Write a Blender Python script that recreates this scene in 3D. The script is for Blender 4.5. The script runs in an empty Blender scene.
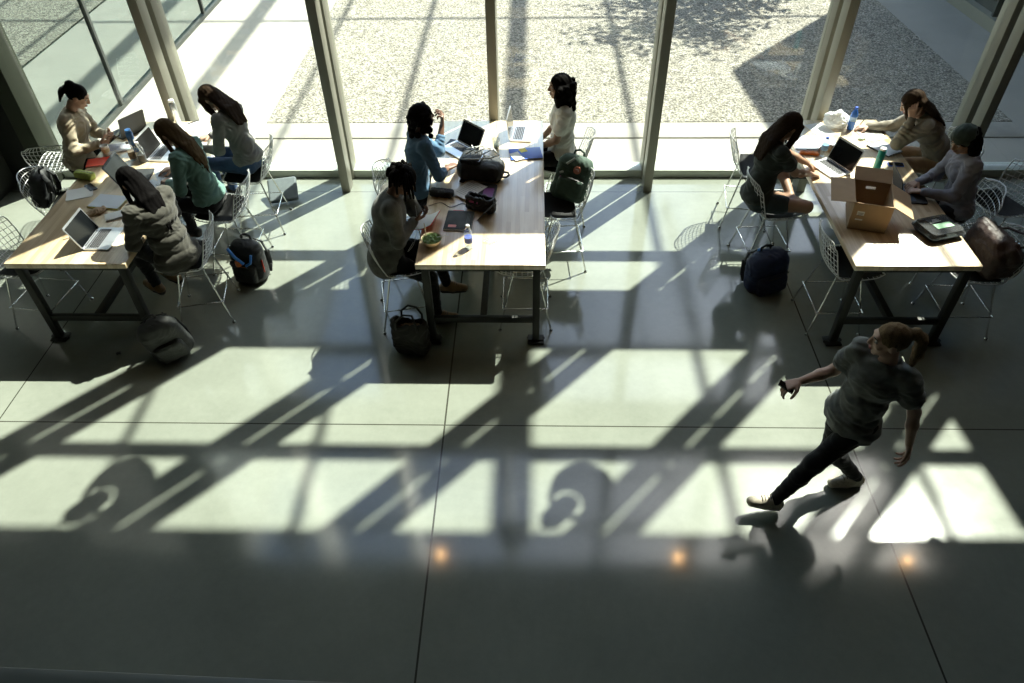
import bpy, bmesh, math, random
import numpy as np
from mathutils import Vector, Matrix
random.seed(7)
PI = math.pi
SC = bpy.context.scene
COL = SC.collection
def R(d): return math.radians(d)

# ------------------------------------------------------------------ objects
def link(o, parent=None):
    COL.objects.link(o)
    if parent is not None: o.parent = parent
    return o
def tag(o, label=None, cat=None, group=None, kind=None):
    if label: o['label'] = label
    if cat: o['category'] = cat
    if group: o['group'] = group
    if kind: o['kind'] = kind
    return o
def thing(name, label, cat, loc=(0,0,0), rz=0.0, group=None):
    o = bpy.data.objects.new(name, None); o.empty_display_size = .05
    link(o); o.location = loc; o.rotation_euler = (0,0,rz)
    return tag(o, label, cat, group)
def smooth_mesh(me, angle=None):
    me.polygons.foreach_set('use_smooth', [True]*len(me.polygons))
    if angle is not None:
        me.set_sharp_from_angle(angle=angle)
def obj(name, bm, mat, parent=None, sharp=35, loc=None, rot=None):
    me = bpy.data.meshes.new(name)
    bmesh.ops.recalc_face_normals(bm, faces=bm.faces)
    bm.to_mesh(me); bm.free()
    if isinstance(mat, (list,tuple)):
        for m in mat: me.materials.append(m)
    else: me.materials.append(mat)
    smooth_mesh(me, R(sharp))
    o = bpy.data.objects.new(name, me); link(o, parent)
    if loc is not None: o.location = loc
    if rot is not None: o.rotation_euler = rot
    return o
def pyobj(name, verts, faces, mat, parent=None, sharp=None, loc=None):
    me = bpy.data.meshes.new(name)
    me.from_pydata(verts, [], faces); me.materials.append(mat)
    smooth_mesh(me, sharp)
    o = bpy.data.objects.new(name, me); link(o, parent)
    if loc is not None: o.location = loc
    return o
def kids(o): return [c for c in bpy.data.objects if c.parent == o]
def dup(root, loc, rz=0.0, label=None):
    r = root.copy(); COL.objects.link(r); r.location = loc; r.rotation_euler = (0,0,rz)
    if label: r['label'] = label
    for ch in list(root.children):
        c = ch.copy(); COL.objects.link(c); c.parent = r
        for g in list(ch.children):
            d = g.copy(); COL.objects.link(d); d.parent = c
    return r

# ------------------------------------------------------------------ bmesh shapes
def BM(): return bmesh.new()
def box(bm, c, s, rot=None, bev=0.0, seg=2):
    r = bmesh.ops.create_cube(bm, size=1.0)
    vs = r['verts']
    bmesh.ops.scale(bm, vec=s, verts=vs)
    if bev:
        es = list({e for v in vs for e in v.link_edges})
        q = bmesh.ops.bevel(bm, geom=es, offset=bev, segments=seg, profile=.5, affect='EDGES')
        vs = list({v for v in q['verts']} | {v for f in q['faces'] for v in f.verts} | {v for v in vs if v.is_valid})
    M = Matrix.Translation(c)
    if rot is not None:
        M = M @ (rot if isinstance(rot, Matrix) else Matrix.Rotation(rot,4,'Z'))
    bmesh.ops.transform(bm, matrix=M, verts=vs)
    return vs
def tube(bm, pts, r, n=8, closed=False, caps=True):
    pts = [Vector(p) for p in pts]; N = len(pts)
    rr = r if isinstance(r,(list,tuple)) else [r]*N
    rings = []; up = None
    for i,p in enumerate(pts):
        if closed: t = pts[(i+1)%N]-pts[(i-1)%N]
        else: t = pts[min(i+1,N-1)]-pts[max(i-1,0)]
        if t.length < 1e-9: t = Vector((0,0,1))
        t.normalize()
        if up is None:
            up = Vector((0,0,1)) if abs(t.z) < .9 else Vector((1,0,0))
        u = up - t*up.dot(t)
        if u.length < 1e-5: u = t.orthogonal()
        u.normalize(); w = t.cross(u); up = u
        rings.append([bm.verts.new(p + (u*math.cos(2*PI*k/n)+w*math.sin(2*PI*k/n))*rr[i]) for k in range(n)])
    M = N if closed else N-1
    for i in range(M):
        a,b = rings[i], rings[(i+1)%N]
        for k in range(n):
            bm.faces.new((a[k],a[(k+1)%n],b[(k+1)%n],b[k]))
    if caps and not closed:
        bm.faces.new(rings[0][::-1]); bm.faces.new(rings[-1])
def lathe(bm, prof, n=24, c=(0,0,0), cap=True):
    c = Vector(c); rings = []
    for (r,z) in prof:
        r = max(r,1e-4)
        rings.append([bm.verts.new(c+Vector((r*math.cos(2*PI*k/n), r*math.sin(2*PI*k/n), z))) for k in range(n)])
    for a,b in zip(rings, rings[1:]):
        for k in range(n): bm.faces.new((a[k],a[(k+1)%n],b[(k+1)%n],b[k]))
    if cap:
        bm.faces.new(rings[0][::-1]); bm.faces.new(rings[-1])
def prism(bm, poly, z0, z1):
    a = [bm.verts.new((x,y,z0)) for x,y in poly]; b = [bm.verts.new((x,y,z1)) for x,y in poly]
    n = len(poly)
    bm.faces.new(a[::-1]); bm.faces.new(b)
    for i in range(n): bm.faces.new((a[i],a[(i+1)%n],b[(i+1)%n],b[i]))
def rrect(w, d, r, n=5):
    out = []
    for cx,cy,a0 in ((w/2-r,d/2-r,0),(-w/2+r,d/2-r,90),(-w/2+r,-d/2+r,180),(w/2-r,-d/2+r,270)):
        for k in range(n+1):
            a = R(a0+90*k/n); out.append((cx+r*math.cos(a), cy+r*math.sin(a)))
    return out
def rslab(bm, w, d, z0, z1, r=.012, c=(0,0), rot=None):
    n0 = len(bm.verts)
    prism(bm, [(x+c[0],y+c[1]) for x,y in rrect(w,d,r)], z0, z1)
    if rot is not None:
        bm.verts.ensure_lookup_table()
        bmesh.ops.transform(bm, matrix=rot, verts=bm.verts[n0:])
def sheet(bm, w, d, fz, nx=14, ny=14, t=.0015):
    """a thin closed sheet of paper or cloth with a height function fz(x,y)"""
    top = [[bm.verts.new((w*(i/nx-.5), d*(j/ny-.5), fz(w*(i/nx-.5), d*(j/ny-.5))+t)) for j in range(ny+1)] for i in range(nx+1)]
    bot = [[bm.verts.new((v.co.x,v.co.y,v.co.z-t)) for v in row] for row in top]
    for i in range(nx):
        for j in range(ny):
            bm.faces.new((top[i][j],top[i+1][j],top[i+1][j+1],top[i][j+1]))
            bm.faces.new((bot[i][j],bot[i][j+1],bot[i+1][j+1],bot[i+1][j]))
    for i in range(nx):
        bm.faces.new((top[i][0],bot[i][0],bot[i+1][0],top[i+1][0]))
        bm.faces.new((top[i][ny],top[i+1][ny],bot[i+1][ny],bot[i][ny]))
    for j in range(ny):
        bm.faces.new((top[0][j],top[0][j+1],bot[0][j+1],bot[0][j]))
        bm.faces.new((top[nx][j],bot[nx][j],bot[nx][j+1],top[nx][j+1]))

# ------------------------------------------------------------------ blended solids (distance fields -> one smooth skin)
def V(*a): return np.array(a, dtype=np.float64)
def nrm(v): return v/ (np.linalg.norm(v)+1e-12)
class Field:
    def __init__(s): s.p = []
    def cone(s, a, b, ra, rb, k=.02, op=1):
        a,b = np.asarray(a,float),np.asarray(b,float); m = max(ra,rb)
        s.p.append(('c', np.minimum(a,b)-m, np.maximum(a,b)+m, (a,b,ra,rb), k, op)); return s
    def ell(s, c, r, rot=None, k=.02, op=1):
        c = np.asarray(c,float); r = np.asarray(r,float) if np.ndim(r) else np.full(3,float(r))
        rot = np.eye(3) if rot is None else rot          # columns are the local axes
        e = np.sqrt(((rot*r)**2).sum(1))
        s.p.append(('e', c-e, c+e, (c,r,rot), k, op)); return s
    def rbox(s, c, hs, rad, rot=None, k=.01, op=1):
        c = np.asarray(c,float); hs = np.asarray(hs,float); rot = np.eye(3) if rot is None else rot
        e = np.abs(rot)@hs
        s.p.append(('b', c-e, c+e, (c,hs,rad,rot), k, op)); return s
    def chain(s, pts, rs, k=.02):
        for i in range(len(pts)-1): s.cone(pts[i],pts[i+1],rs[i],rs[i+1],k)
        return s
    def mesh(s, h=.007, noise=None, it=1):
        adds = [q for q in s.p if q[5] > 0]
        lo = np.min([q[1] for q in adds],0)-4*h-.02; hi = np.max([q[2] for q in adds],0)+4*h+.02
        n = np.ceil((hi-lo)/h).astype(int)+1
        f = np.full(n, .2, np.float32)
        ax = [lo[i]+h*np.arange(n[i]) for i in range(3)]
        for kind,a,b,pr,k,op in s.p:
            pad = k+3*h
            i0 = np.maximum(((a-pad-lo)/h).astype(int),0); i1 = np.minimum(((b+pad-lo)/h).astype(int)+2,n)
            if (i1<=i0).any(): continue
            sl = tuple(slice(i0[i],i1[i]) for i in range(3))
            X = ax[0][sl[0]][:,None,None].astype(np.float32); Y = ax[1][sl[1]][None,:,None].astype(np.float32); Z = ax[2][sl[2]][None,None,:].astype(np.float32)
            if kind == 'c':
                A,B,ra,rb = pr; d = B-A; L = max(float(d@d),1e-12)
                t = np.clip(((X-A[0])*d[0]+(Y-A[1])*d[1]+(Z-A[2])*d[2])/L,0,1)
                D = np.sqrt((X-A[0]-t*d[0])**2+(Y-A[1]-t*d[1])**2+(Z-A[2]-t*d[2])**2)-(ra+(rb-ra)*t)
            else:
                c = pr[0]; rot = pr[-1]
                q = [(X-c[0])*rot[0,i]+(Y-c[1])*rot[1,i]+(Z-c[2])*rot[2,i] for i in range(3)]
                if kind == 'e':
                    r = pr[1]
                    k0 = np.sqrt((q[0]/r[0])**2+(q[1]/r[1])**2+(q[2]/r[2])**2)
                    k1 = np.sqrt((q[0]/r[0]**2)**2+(q[1]/r[1]**2)**2+(q[2]/r[2]**2)**2)+1e-9
                    D = k0*(k0-1)/k1
                else:
                    hs,rad = pr[1],pr[2]
                    u = [np.abs(q[i])-(hs[i]-rad) for i in range(3)]
                    D = np.sqrt(sum(np.maximum(v,0)**2 for v in u))+np.minimum(np.maximum(np.maximum(u[0],u[1]),u[2]),0)-rad
            g = f[sl]
            if op > 0:
                hh = np.clip(.5+.5*(g-D)/k,0,1); f[sl] = g*(1-hh)+D*hh-k*hh*(1-hh)
            else:
                D = -D; hh = np.clip(.5-.5*(g-D)/k,0,1); f[sl] = g*(1-hh)+D*hh+k*hh*(1-hh)
        if noise is not None:
            m = np.where(np.abs(f) < .04)
            P = [lo[i]+h*m[i] for i in range(3)]
            f[m] += noise(P[0],P[1],P[2]).astype(np.float32)
        return nets(f, lo, h, it)
def nets(f, lo, h, it=1):
    ins = f < 0
    c = [ins[i:f.shape[0]-1+i, j:f.shape[1]-1+j, k:f.shape[2]-1+k] for i in (0,1) for j in (0,1) for k in (0,1)]
    tot = sum(x.astype(np.int8) for x in c)
    act = np.argwhere((tot > 0) & (tot < 8)); N = len(act)
    idx = np.full(np.array(f.shape)-1, -1, np.int32); idx[act[:,0],act[:,1],act[:,2]] = np.arange(N)
    cor = [(i,j,k) for i in (0,1) for j in (0,1) for k in (0,1)]
    val = [f[act[:,0]+i,act[:,1]+j,act[:,2]+k] for i,j,k in cor]
    acc = np.zeros((N,3)); cnt = np.zeros(N)
    for a in range(8):
        for b in range(a+1,8):
            d = np.array(cor[b])-np.array(cor[a])
            if abs(d).sum() != 1: continue
            m = (val[a] < 0) != (val[b] < 0)
            t = val[a][m]/(val[a][m]-val[b][m])
            acc[m] += np.array(cor[a])+t[:,None]*d; cnt[m] += 1
    v = lo+(act+acc/cnt[:,None])*h
    F = []
    for ax in range(3):
        o = [x for x in range(3) if x != ax]
        s0 = [slice(1,-1)]*3; s0[ax] = slice(0,-1); s1 = [slice(1,-1)]*3; s1[ax] = slice(1,None)
        A = ins[tuple(s0)]; B = ins[tuple(s1)]
        e = np.argwhere(A != B)
        if not len(e): continue
        off = np.zeros(3,int); off[o[0]] = 1; off[o[1]] = 1
        flip = A[e[:,0],e[:,1],e[:,2]]
        e = e+off
        def g(da,db):
            q = e.copy(); q[:,o[0]] -= da; q[:,o[1]] -= db
            return idx[q[:,0],q[:,1],q[:,2]]
        quad = np.stack([g(0,0),g(1,0),g(1,1),g(0,1)],1)
        if ax == 1: flip = ~flip
        quad[~flip] = quad[~flip][:,::-1]
        F.append(quad)
    F = np.concatenate(F)
    F = F[(F >= 0).all(1)]
    for _ in range(it):
        s = np.zeros_like(v); n = np.zeros(N)
        for a in range(4):
            p,q = F[:,a],F[:,(a+1)%4]
            for i in range(3):
                s[:,i] += np.bincount(p, v[q,i], N)
            n += np.bincount(p, minlength=N)
        n = np.maximum(n,1)
        v = v*.5+(s/n[:,None])*.5
    return v, F
def skin(name, field, mat, parent=None, h=.007, noise=None, it=1, base=None):
    v,F = field.mesh(h,noise,it)
    if base is not None: v = v-np.asarray(base)
    me = bpy.data.meshes.new(name)
    me.vertices.add(len(v)); me.vertices.foreach_set('co', v.astype(np.float32).ravel())
    me.loops.add(F.size); me.loops.foreach_set('vertex_index', F.astype(np.int32).ravel())
    me.polygons.add(len(F)); me.polygons.foreach_set('loop_start', np.arange(0,F.size,4,dtype=np.int32))
    me.update(calc_edges=True); me.validate()
    me.materials.append(mat); smooth_mesh(me)
    o = bpy.data.objects.new(name, me); link(o, parent)
    return o
def cloth_noise(amp=.004, f=1.0, ph=0.0):
    def n(x,y,z):
        w = 3*np.sin(17*f*z+ph)+2*np.sin(13*f*(x+y))
        return amp*(np.sin(38*f*x+w+ph)*np.sin(31*f*z+1.7*w)+.6*np.sin(55*f*y+2*w)*np.cos(43*f*(z-x)+ph))
    return n

# ------------------------------------------------------------------ materials
MATS = {}
def mat(name, col, rough=.6, metal=0.0, var=.0, scale=8.0, bump=0.0, bscale=60.0, spec=.5, coat=0.0, sheen=0.0, stretch=None, alpha=None):
    """procedural principled material: colour broken up by noise, optional noise bump"""
    if name in MATS: return MATS[name]
    m = bpy.data.materials.new(name); m.use_nodes = True; nt = m.node_tree; N = nt.nodes; L = nt.links
    p = N['Principled BSDF']; p.inputs['Roughness'].default_value = rough; p.inputs['Metallic'].default_value = metal
    p.inputs['Specular IOR Level'].default_value = spec; p.inputs['Coat Weight'].default_value = coat
    p.inputs['Sheen Weight'].default_value = sheen
    tc = N.new('ShaderNodeTexCoord'); mp = N.new('ShaderNodeMapping'); L.new(tc.outputs['Object'], mp.inputs[0])
    if stretch: mp.inputs['Scale'].default_value = stretch
    nz = N.new('ShaderNodeTexNoise'); nz.inputs['Scale'].default_value = scale; nz.inputs['Detail'].default_value = 4
    L.new(mp.outputs[0], nz.inputs['Vector'])
    rp = N.new('ShaderNodeValToRGB')
    a = [max(0,c*(1-var)) for c in col]; b = [min(1,c*(1+var)) for c in col]
    rp.color_ramp.elements[0].position = .3; rp.color_ramp.elements[1].position = .7
    rp.color_ramp.elements[0].color = (*a,1); rp.color_ramp.elements[1].color = (*b,1)
    L.new(nz.outputs['Fac'], rp.inputs[0]); L.new(rp.outputs[0], p.inputs['Base Color'])
    if bump:
        n2 = N.new('ShaderNodeTexNoise'); n2.inputs['Scale'].default_value = bscale; n2.inputs['Detail'].default_value = 3
        L.new(mp.outputs[0], n2.inputs['Vector'])
        bp = N.new('ShaderNodeBump'); bp.inputs['Strength'].default_value = bump; bp.inputs['Distance'].default_value = .01
        L.new(n2.outputs['Fac'], bp.inputs['Height']); L.new(bp.outputs[0], p.inputs['Normal'])
    MATS[name] = m
    return m
def glass(name, tint=(1,1,1), refl=None, rough=0.0, milk=0.0, ior=1.45, gtint=(1,1,1)):
    """thin clear sheet: see-through with mirror reflection by angle"""
    if name in MATS: return MATS[name]
    m = bpy.data.materials.new(name); m.use_nodes = True; nt = m.node_tree; N = nt.nodes; L = nt.links
    N.remove(N['Principled BSDF']); out = N['Material Output']
    t = N.new('ShaderNodeBsdfTransparent'); t.inputs[0].default_value = (*tint,1)
    g = N.new('ShaderNodeBsdfGlossy'); g.inputs['Roughness'].default_value = rough; g.inputs[0].default_value = (*gtint,1)
    mx = N.new('ShaderNodeMixShader')
    if refl is None:
        fr = N.new('ShaderNodeFresnel'); ge = N.new('ShaderNodeNewGeometry'); mr = N.new('ShaderNodeMapRange')
        mr.inputs['To Min'].default_value = ior; mr.inputs['To Max'].default_value = 1/ior
        L.new(ge.outputs['Backfacing'], mr.inputs[0]); L.new(mr.outputs[0], fr.inputs[0]); L.new(fr.outputs[0], mx.inputs[0])
    else: mx.inputs[0].default_value = refl
    src = t.outputs[0]
    if milk:
        d = N.new('ShaderNodeBsdfDiffuse'); d.inputs[0].default_value = (.9,.92,.93,1)
        m2 = N.new('ShaderNodeMixShader'); m2.inputs[0].default_value = milk
        L.new(t.outputs[0], m2.inputs[1]); L.new(d.outputs[0], m2.inputs[2]); src = m2.outputs[0]
    L.new(src, mx.inputs[1]); L.new(g.outputs[0], mx.inputs[2]); L.new(mx.outputs[0], out.inputs[0])
    MATS[name] = m
    return m
def emit(name, col, s):
    m = bpy.data.materials.new(name); m.use_nodes = True; p = m.node_tree.nodes['Principled BSDF']
    p.inputs['Emission Color'].default_value = (*col,1); p.inputs['Emission Strength'].default_value = s
    MATS[name] = m; return m
SUN_E, SKY_E, EXPO = 27.0, .68, -.42
# ================================================================== camera
RX, DN, FW = V(0.99966861,0.02194932,-0.01345012), V(0.00522921,-0.68473788,-0.72877068), V(-0.02520583,0.72845883,-0.68462573)
cam = bpy.data.objects.new('camera', bpy.data.cameras.new('camera')); COL.objects.link(cam)
M = Matrix.Identity(4)
for i in range(3):
    M[i][0] = RX[i]; M[i][1] = -DN[i]; M[i][2] = -FW[i]
cam.matrix_world = Matrix.Translation((0,0,4.75)) @ M
cam.data.sensor_width = 36; cam.data.lens = 36*734.555/1024; cam.data.clip_start = .05
SC.camera = cam

# ================================================================== light
SUN = V(.672,.740,1.336); SUN = SUN/np.linalg.norm(SUN)
sd = bpy.data.lights.new('sun','SUN'); sd.energy = SUN_E; sd.angle = R(.53); sd.color = (1.0,.975,.92)
so = bpy.data.objects.new('sun', sd); COL.objects.link(so); so.location = (10,14,20)
so.rotation_euler = Vector(SUN).to_track_quat('Z','Y').to_euler()
w = bpy.data.worlds.new('world'); SC.world = w; w.use_nodes = True; nt = w.node_tree
bg = nt.nodes['Background']; sky = nt.nodes.new('ShaderNodeTexSky'); sky.sky_type = 'NISHITA'; sky.sun_disc = False
sky.sun_elevation = R(53.7); sky.sun_rotation = math.atan2(.672,.740); sky.air_density = 1.0; sky.dust_density = 1.5; sky.ozone_density = 2.5
nt.links.new(sky.outputs[0], bg.inputs[0]); bg.inputs[1].default_value = SKY_E
SC.view_settings.view_transform = 'Standard'; SC.view_settings.look = 'None'; SC.view_settings.gamma = 1.0
SC.view_settings.exposure = EXPO; SC.view_settings.use_curve_mapping = False

# ================================================================== setting materials
def floor_material():
    m = bpy.data.materials.new('polished_concrete'); m.use_nodes = True; nt = m.node_tree; N = nt.nodes; L = nt.links
    p = N['Principled BSDF']; tc = N.new('ShaderNodeTexCoord')
    n1 = N.new('ShaderNodeTexNoise'); n1.inputs['Scale'].default_value = .9; n1.inputs['Detail'].default_value = 7; n1.inputs['Roughness'].default_value = .65
    n2 = N.new('ShaderNodeTexNoise'); n2.inputs['Scale'].default_value = 14; n2.inputs['Detail'].default_value = 6; n2.inputs['Roughness'].default_value = .7
    L.new(tc.outputs['Object'], n1.inputs['Vector']); L.new(tc.outputs['Object'], n2.inputs['Vector'])
    add = N.new('ShaderNodeMath'); add.operation = 'MULTIPLY_ADD'; L.new(n2.outputs['Fac'], add.inputs[0]); add.inputs[1].default_value = .35; L.new(n1.outputs['Fac'], add.inputs[2])
    rp = N.new('ShaderNodeValToRGB'); rp.color_ramp.elements[0].position = .45; rp.color_ramp.elements[1].position = .95
    rp.color_ramp.elements[0].color = (.168,.184,.154,1); rp.color_ramp.elements[1].color = (.236,.256,.216,1)
    L.new(add.outputs[0], rp.inputs[0])
    sep = N.new('ShaderNodeSeparateXYZ'); L.new(tc.outputs['Object'], sep.inputs[0])
    fac = None
    for out,pos,wd in (('X',-.72,.010),('X',2.62,.010),('X',-4.56,.008),('X',6.0,.010),('Y',4.02,.008),('Y',7.69,.006),('Y',.2,.01)):
        a = N.new('ShaderNodeMath'); a.operation = 'SUBTRACT'; L.new(sep.outputs[out], a.inputs[0]); a.inputs[1].default_value = pos
        b = N.new('ShaderNodeMath'); b.operation = 'ABSOLUTE'; L.new(a.outputs[0], b.inputs[0])
        c = N.new('ShaderNodeMath'); c.operation = 'LESS_THAN'; L.new(b.outputs[0], c.inputs[0]); c.inputs[1].default_value = wd*.7
        if fac is None: fac = c
        else:
            d = N.new('ShaderNodeMath'); d.operation = 'MAXIMUM'; L.new(fac.outputs[0], d.inputs[0]); L.new(c.outputs[0], d.inputs[1]); fac = d
    mx = N.new('ShaderNodeMix'); mx.data_type = 'RGBA'; L.new(fac.outputs[0], mx.inputs['Factor'])
    L.new(rp.outputs[0], mx.inputs['A']); mx.inputs['B'].default_value = (.045,.045,.035,1)
    L.new(mx.outputs['Result'], p.inputs['Base Color'])
    r2 = N.new('ShaderNodeMapRange'); L.new(n1.outputs['Fac'], r2.inputs[0]); r2.inputs['From Min'].default_value = .3; r2.inputs['From Max'].default_value = .7
    r2.inputs['To Min'].default_value = .08; r2.inputs['To Max'].default_value = .13; L.new(r2.outputs[0], p.inputs['Roughness'])
    p.inputs['Specular IOR Level'].default_value = .85
    return m
def gravel_material():
    m = bpy.data.materials.new('pale_gravel'); m.use_nodes = True; nt = m.node_tree; N = nt.nodes; L = nt.links
    p = N['Principled BSDF']; p.inputs['Roughness'].default_value = .95; p.inputs['Specular IOR Level'].default_value = .2
    tc = N.new('ShaderNodeTexCoord')
    vo = N.new('ShaderNodeTexVoronoi'); vo.inputs['Scale'].default_value = 36; L.new(tc.outputs['Object'], vo.inputs['Vector'])
    n1 = N.new('ShaderNodeTexNoise'); n1.inputs['Scale'].default_value = 6; n1.inputs['Detail'].default_value = 8; n1.inputs['Roughness'].default_value = .8; L.new(tc.outputs['Object'], n1.inputs['Vector'])
    rp = N.new('ShaderNodeValToRGB'); e = rp.color_ramp.elements; e[0].position = .0; e[0].color = (.48,.455,.40,1); e[1].position = .8; e[1].color = (.12,.115,.10,1)
    e2 = rp.color_ramp.elements.new(.33); e2.color = (.345,.325,.28,1)
    L.new(vo.outputs['Distance'], rp.inputs[0])
    r2 = N.new('ShaderNodeValToRGB'); r2.color_ramp.elements[0].position = .36; r2.color_ramp.elements[0].color = (.62,.61,.56,1); r2.color_ramp.elements[1].position = .62; r2.color_ramp.elements[1].color = (1,1,1,1)
    L.new(n1.outputs['Fac'], r2.inputs[0])
    sp = N.new('ShaderNodeSeparateColor'); L.new(vo.outputs['Color'], sp.inputs[0])
    mr = N.new('ShaderNodeMapRange'); L.new(sp.outputs[0], mr.inputs[0]); mr.inputs['To Min'].default_value = .6; mr.inputs['To Max'].default_value = 1.2
    mu = N.new('ShaderNodeMix'); mu.data_type = 'RGBA'; mu.blend_type = 'MULTIPLY'; mu.inputs['Factor'].default_value = 1
    L.new(rp.outputs[0], mu.inputs['A']); L.new(r2.outputs[0], mu.inputs['B'])
    m2 = N.new('ShaderNodeVectorMath'); m2.operation = 'SCALE'; L.new(mu.outputs['Result'], m2.inputs[0]); L.new(mr.outputs[0], m2.inputs['Scale'])
    L.new(m2.outputs[0], p.inputs['Base Color'])
    bp = N.new('ShaderNodeBump'); bp.invert = True; bp.inputs['Strength'].default_value = .7; bp.inputs['Distance'].default_value = .02; L.new(vo.outputs['Distance'], bp.inputs['Height']); L.new(bp.outputs[0], p.inputs['Normal'])
    return m
def wood_material():
    m = bpy.data.materials.new('butcher_block_maple'); m.use_nodes = True; nt = m.node_tree; N = nt.nodes; L = nt.links
    p = N['Principled BSDF']; p.inputs['Roughness'].default_value = .30; p.inputs['Coat Weight'].default_value = 1.0; p.inputs['Coat Roughness'].default_value = .22; p.inputs['Specular IOR Level'].default_value = .9
    tc = N.new('ShaderNodeTexCoord'); sep = N.new('ShaderNodeSeparateXYZ'); L.new(tc.outputs['Object'], sep.inputs[0])
    def math_(op,a,b=None):
        n = N.new('ShaderNodeMath'); n.operation = op
        for i,v in enumerate((a,b)):
            if v is None: continue
            if isinstance(v,(int,float)): n.inputs[i].default_value = v
            else: L.new(v, n.inputs[i])
        return n.outputs[0]
    st = math_('FLOOR', math_('MULTIPLY', sep.outputs['X'], 24.0))
    w1 = N.new('ShaderNodeTexWhiteNoise'); w1.noise_dimensions = '1D'; L.new(st, w1.inputs['W'])
    yy = math_('FLOOR', math_('ADD', math_('MULTIPLY', sep.outputs['Y'], 1.1), math_('MULTIPLY', w1.outputs['Value'], 5.0)))
    w2 = N.new('ShaderNodeTexWhiteNoise'); w2.noise_dimensions = '2D'
    cb = N.new('ShaderNodeCombineXYZ'); L.new(st, cb.inputs[0]); L.new(yy, cb.inputs[1]); L.new(cb.outputs[0], w2.inputs['Vector'])
    rp = N.new('ShaderNodeValToRGB'); e = rp.color_ramp.elements
    e[0].color = (.55,.40,.235,1); e[1].color = (.79,.655,.46,1); e2 = e.new(.5); e2.color = (.69,.54,.345,1)
    L.new(w2.outputs['Value'], rp.inputs[0])
    mp = N.new('ShaderNodeMapping'); mp.inputs['Scale'].default_value = (60,3,60); L.new(tc.outputs['Object'], mp.inputs[0])
    nz = N.new('ShaderNodeTexNoise'); nz.inputs['Scale'].default_value = 1; nz.inputs['Detail'].default_value = 5; L.new(mp.outputs[0], nz.inputs['Vector'])
    r2 = N.new('ShaderNodeValToRGB'); r2.color_ramp.elements[0].color = (.82,.78,.72,1); r2.color_ramp.elements[0].position = .3; r2.color_ramp.elements[1].color = (1,1,1,1); r2.color_ramp.elements[1].position = .6
    L.new(nz.outputs['Fac'], r2.inputs[0])
    mu = N.new('ShaderNodeMix'); mu.data_type = 'RGBA'; mu.blend_type = 'MULTIPLY'; mu.inputs['Factor'].default_value = .8
    L.new(rp.outputs[0], mu.inputs['A']); L.new(r2.outputs[0], mu.inputs['B']); L.new(mu.outputs['Result'], p.inputs['Base Color'])
    return m
FLOOR = floor_material(); GRAVEL = gravel_material(); WOOD = wood_material()
CONC = mat('pale_concrete',(.245,.235,.205),.9,0,.07,1.6,.15,40)
CONCB = mat('kerb_concrete',(.24,.23,.20),.9,0,.10,5,.3,60)
PAINT = mat('grey_green_metal',(.20,.195,.155),.45,.0,.03,4)
PAINTL = mat('pale_green_metal',(.42,.46,.40),.4,.0,.03,4)
PLASTER = mat('grey_plaster',(.06,.065,.058),.85,0,.04,2)
CEIL = mat('ceiling_panels',(.07,.073,.065),.9,0,.04,2)
JAMB = mat('shade_toned_jamb',(.035,.04,.03),.95,0,.04,4,spec=.05)  # shade on the left jamb is put into this darker colour
BLACKP = mat('black_panel',(.008,.009,.008),.4,0,.1,5)
DARKM = mat('dark_wing_metal',(.035,.04,.036),.5,0,.1,5)
PANE = glass('clear_pane',(.925,.95,.905))
WINGG = glass('wing_mirror_glass',(.22,.34,.36),refl=.42,gtint=(.86,.95,.93))
DARKG = mat('dark_wing_glass',(.012,.018,.017),.08)
TEAL = mat('wing_interior',(.10,.15,.155),.8,0,.2,1)

def struct(name, bm, m, kind='structure', label=None, parent=None, sharp=35):
    o = obj(name, bm, m, parent, sharp)
    if parent is None: tag(o, label, None, None, kind)
    return o
def slab(name, x0,x1,y0,y1,z0,z1, m, **k):
    b = BM(); box(b, ((x0+x1)/2,(y0+y1)/2,(z0+z1)/2), (x1-x0,y1-y0,z1-z0)); return struct(name,b,m,**k)
ZT = 9.62
slab('floor',-8,9.2,-5,8.02,-.3,0,FLOOR)
slab('ceiling',-8,9.2,-5,8.3,ZT,ZT+.3,CEIL)
slab('wall_back',-8,9.2,-5.3,-5,0,ZT,PLASTER)
slab('wall_right',9.0,9.3,-5,8.0,0,ZT,PLASTER)
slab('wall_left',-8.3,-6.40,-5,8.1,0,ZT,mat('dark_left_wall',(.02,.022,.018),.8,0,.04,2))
# black recessed panel and jamb where the glass front meets the left wall
slab('door_1',-6.40,-6.06,7.88,8.1,0,ZT,BLACKP)
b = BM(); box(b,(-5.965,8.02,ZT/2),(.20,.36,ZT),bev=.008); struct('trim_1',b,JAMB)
# mezzanine the photograph is taken from
slab('floor_mezzanine',-6.4,9.0,-5,.30,2.9,3.2,PLASTER)
rail = thing('guard_rail','long grey guard rail along the edge of the mezzanine','railing',(0,.172,3.2),R(-1.6))
b = BM(); box(b,(0,0,1.02),(9,.06,.045),bev=.01); obj('hand_rail',b,PAINT,rail)
for i in range(6):
    b = BM(); box(b,(-3.75+1.5*i,0,.5),(.03,.03,1.0)); obj('post',b,PAINT,rail)

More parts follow.
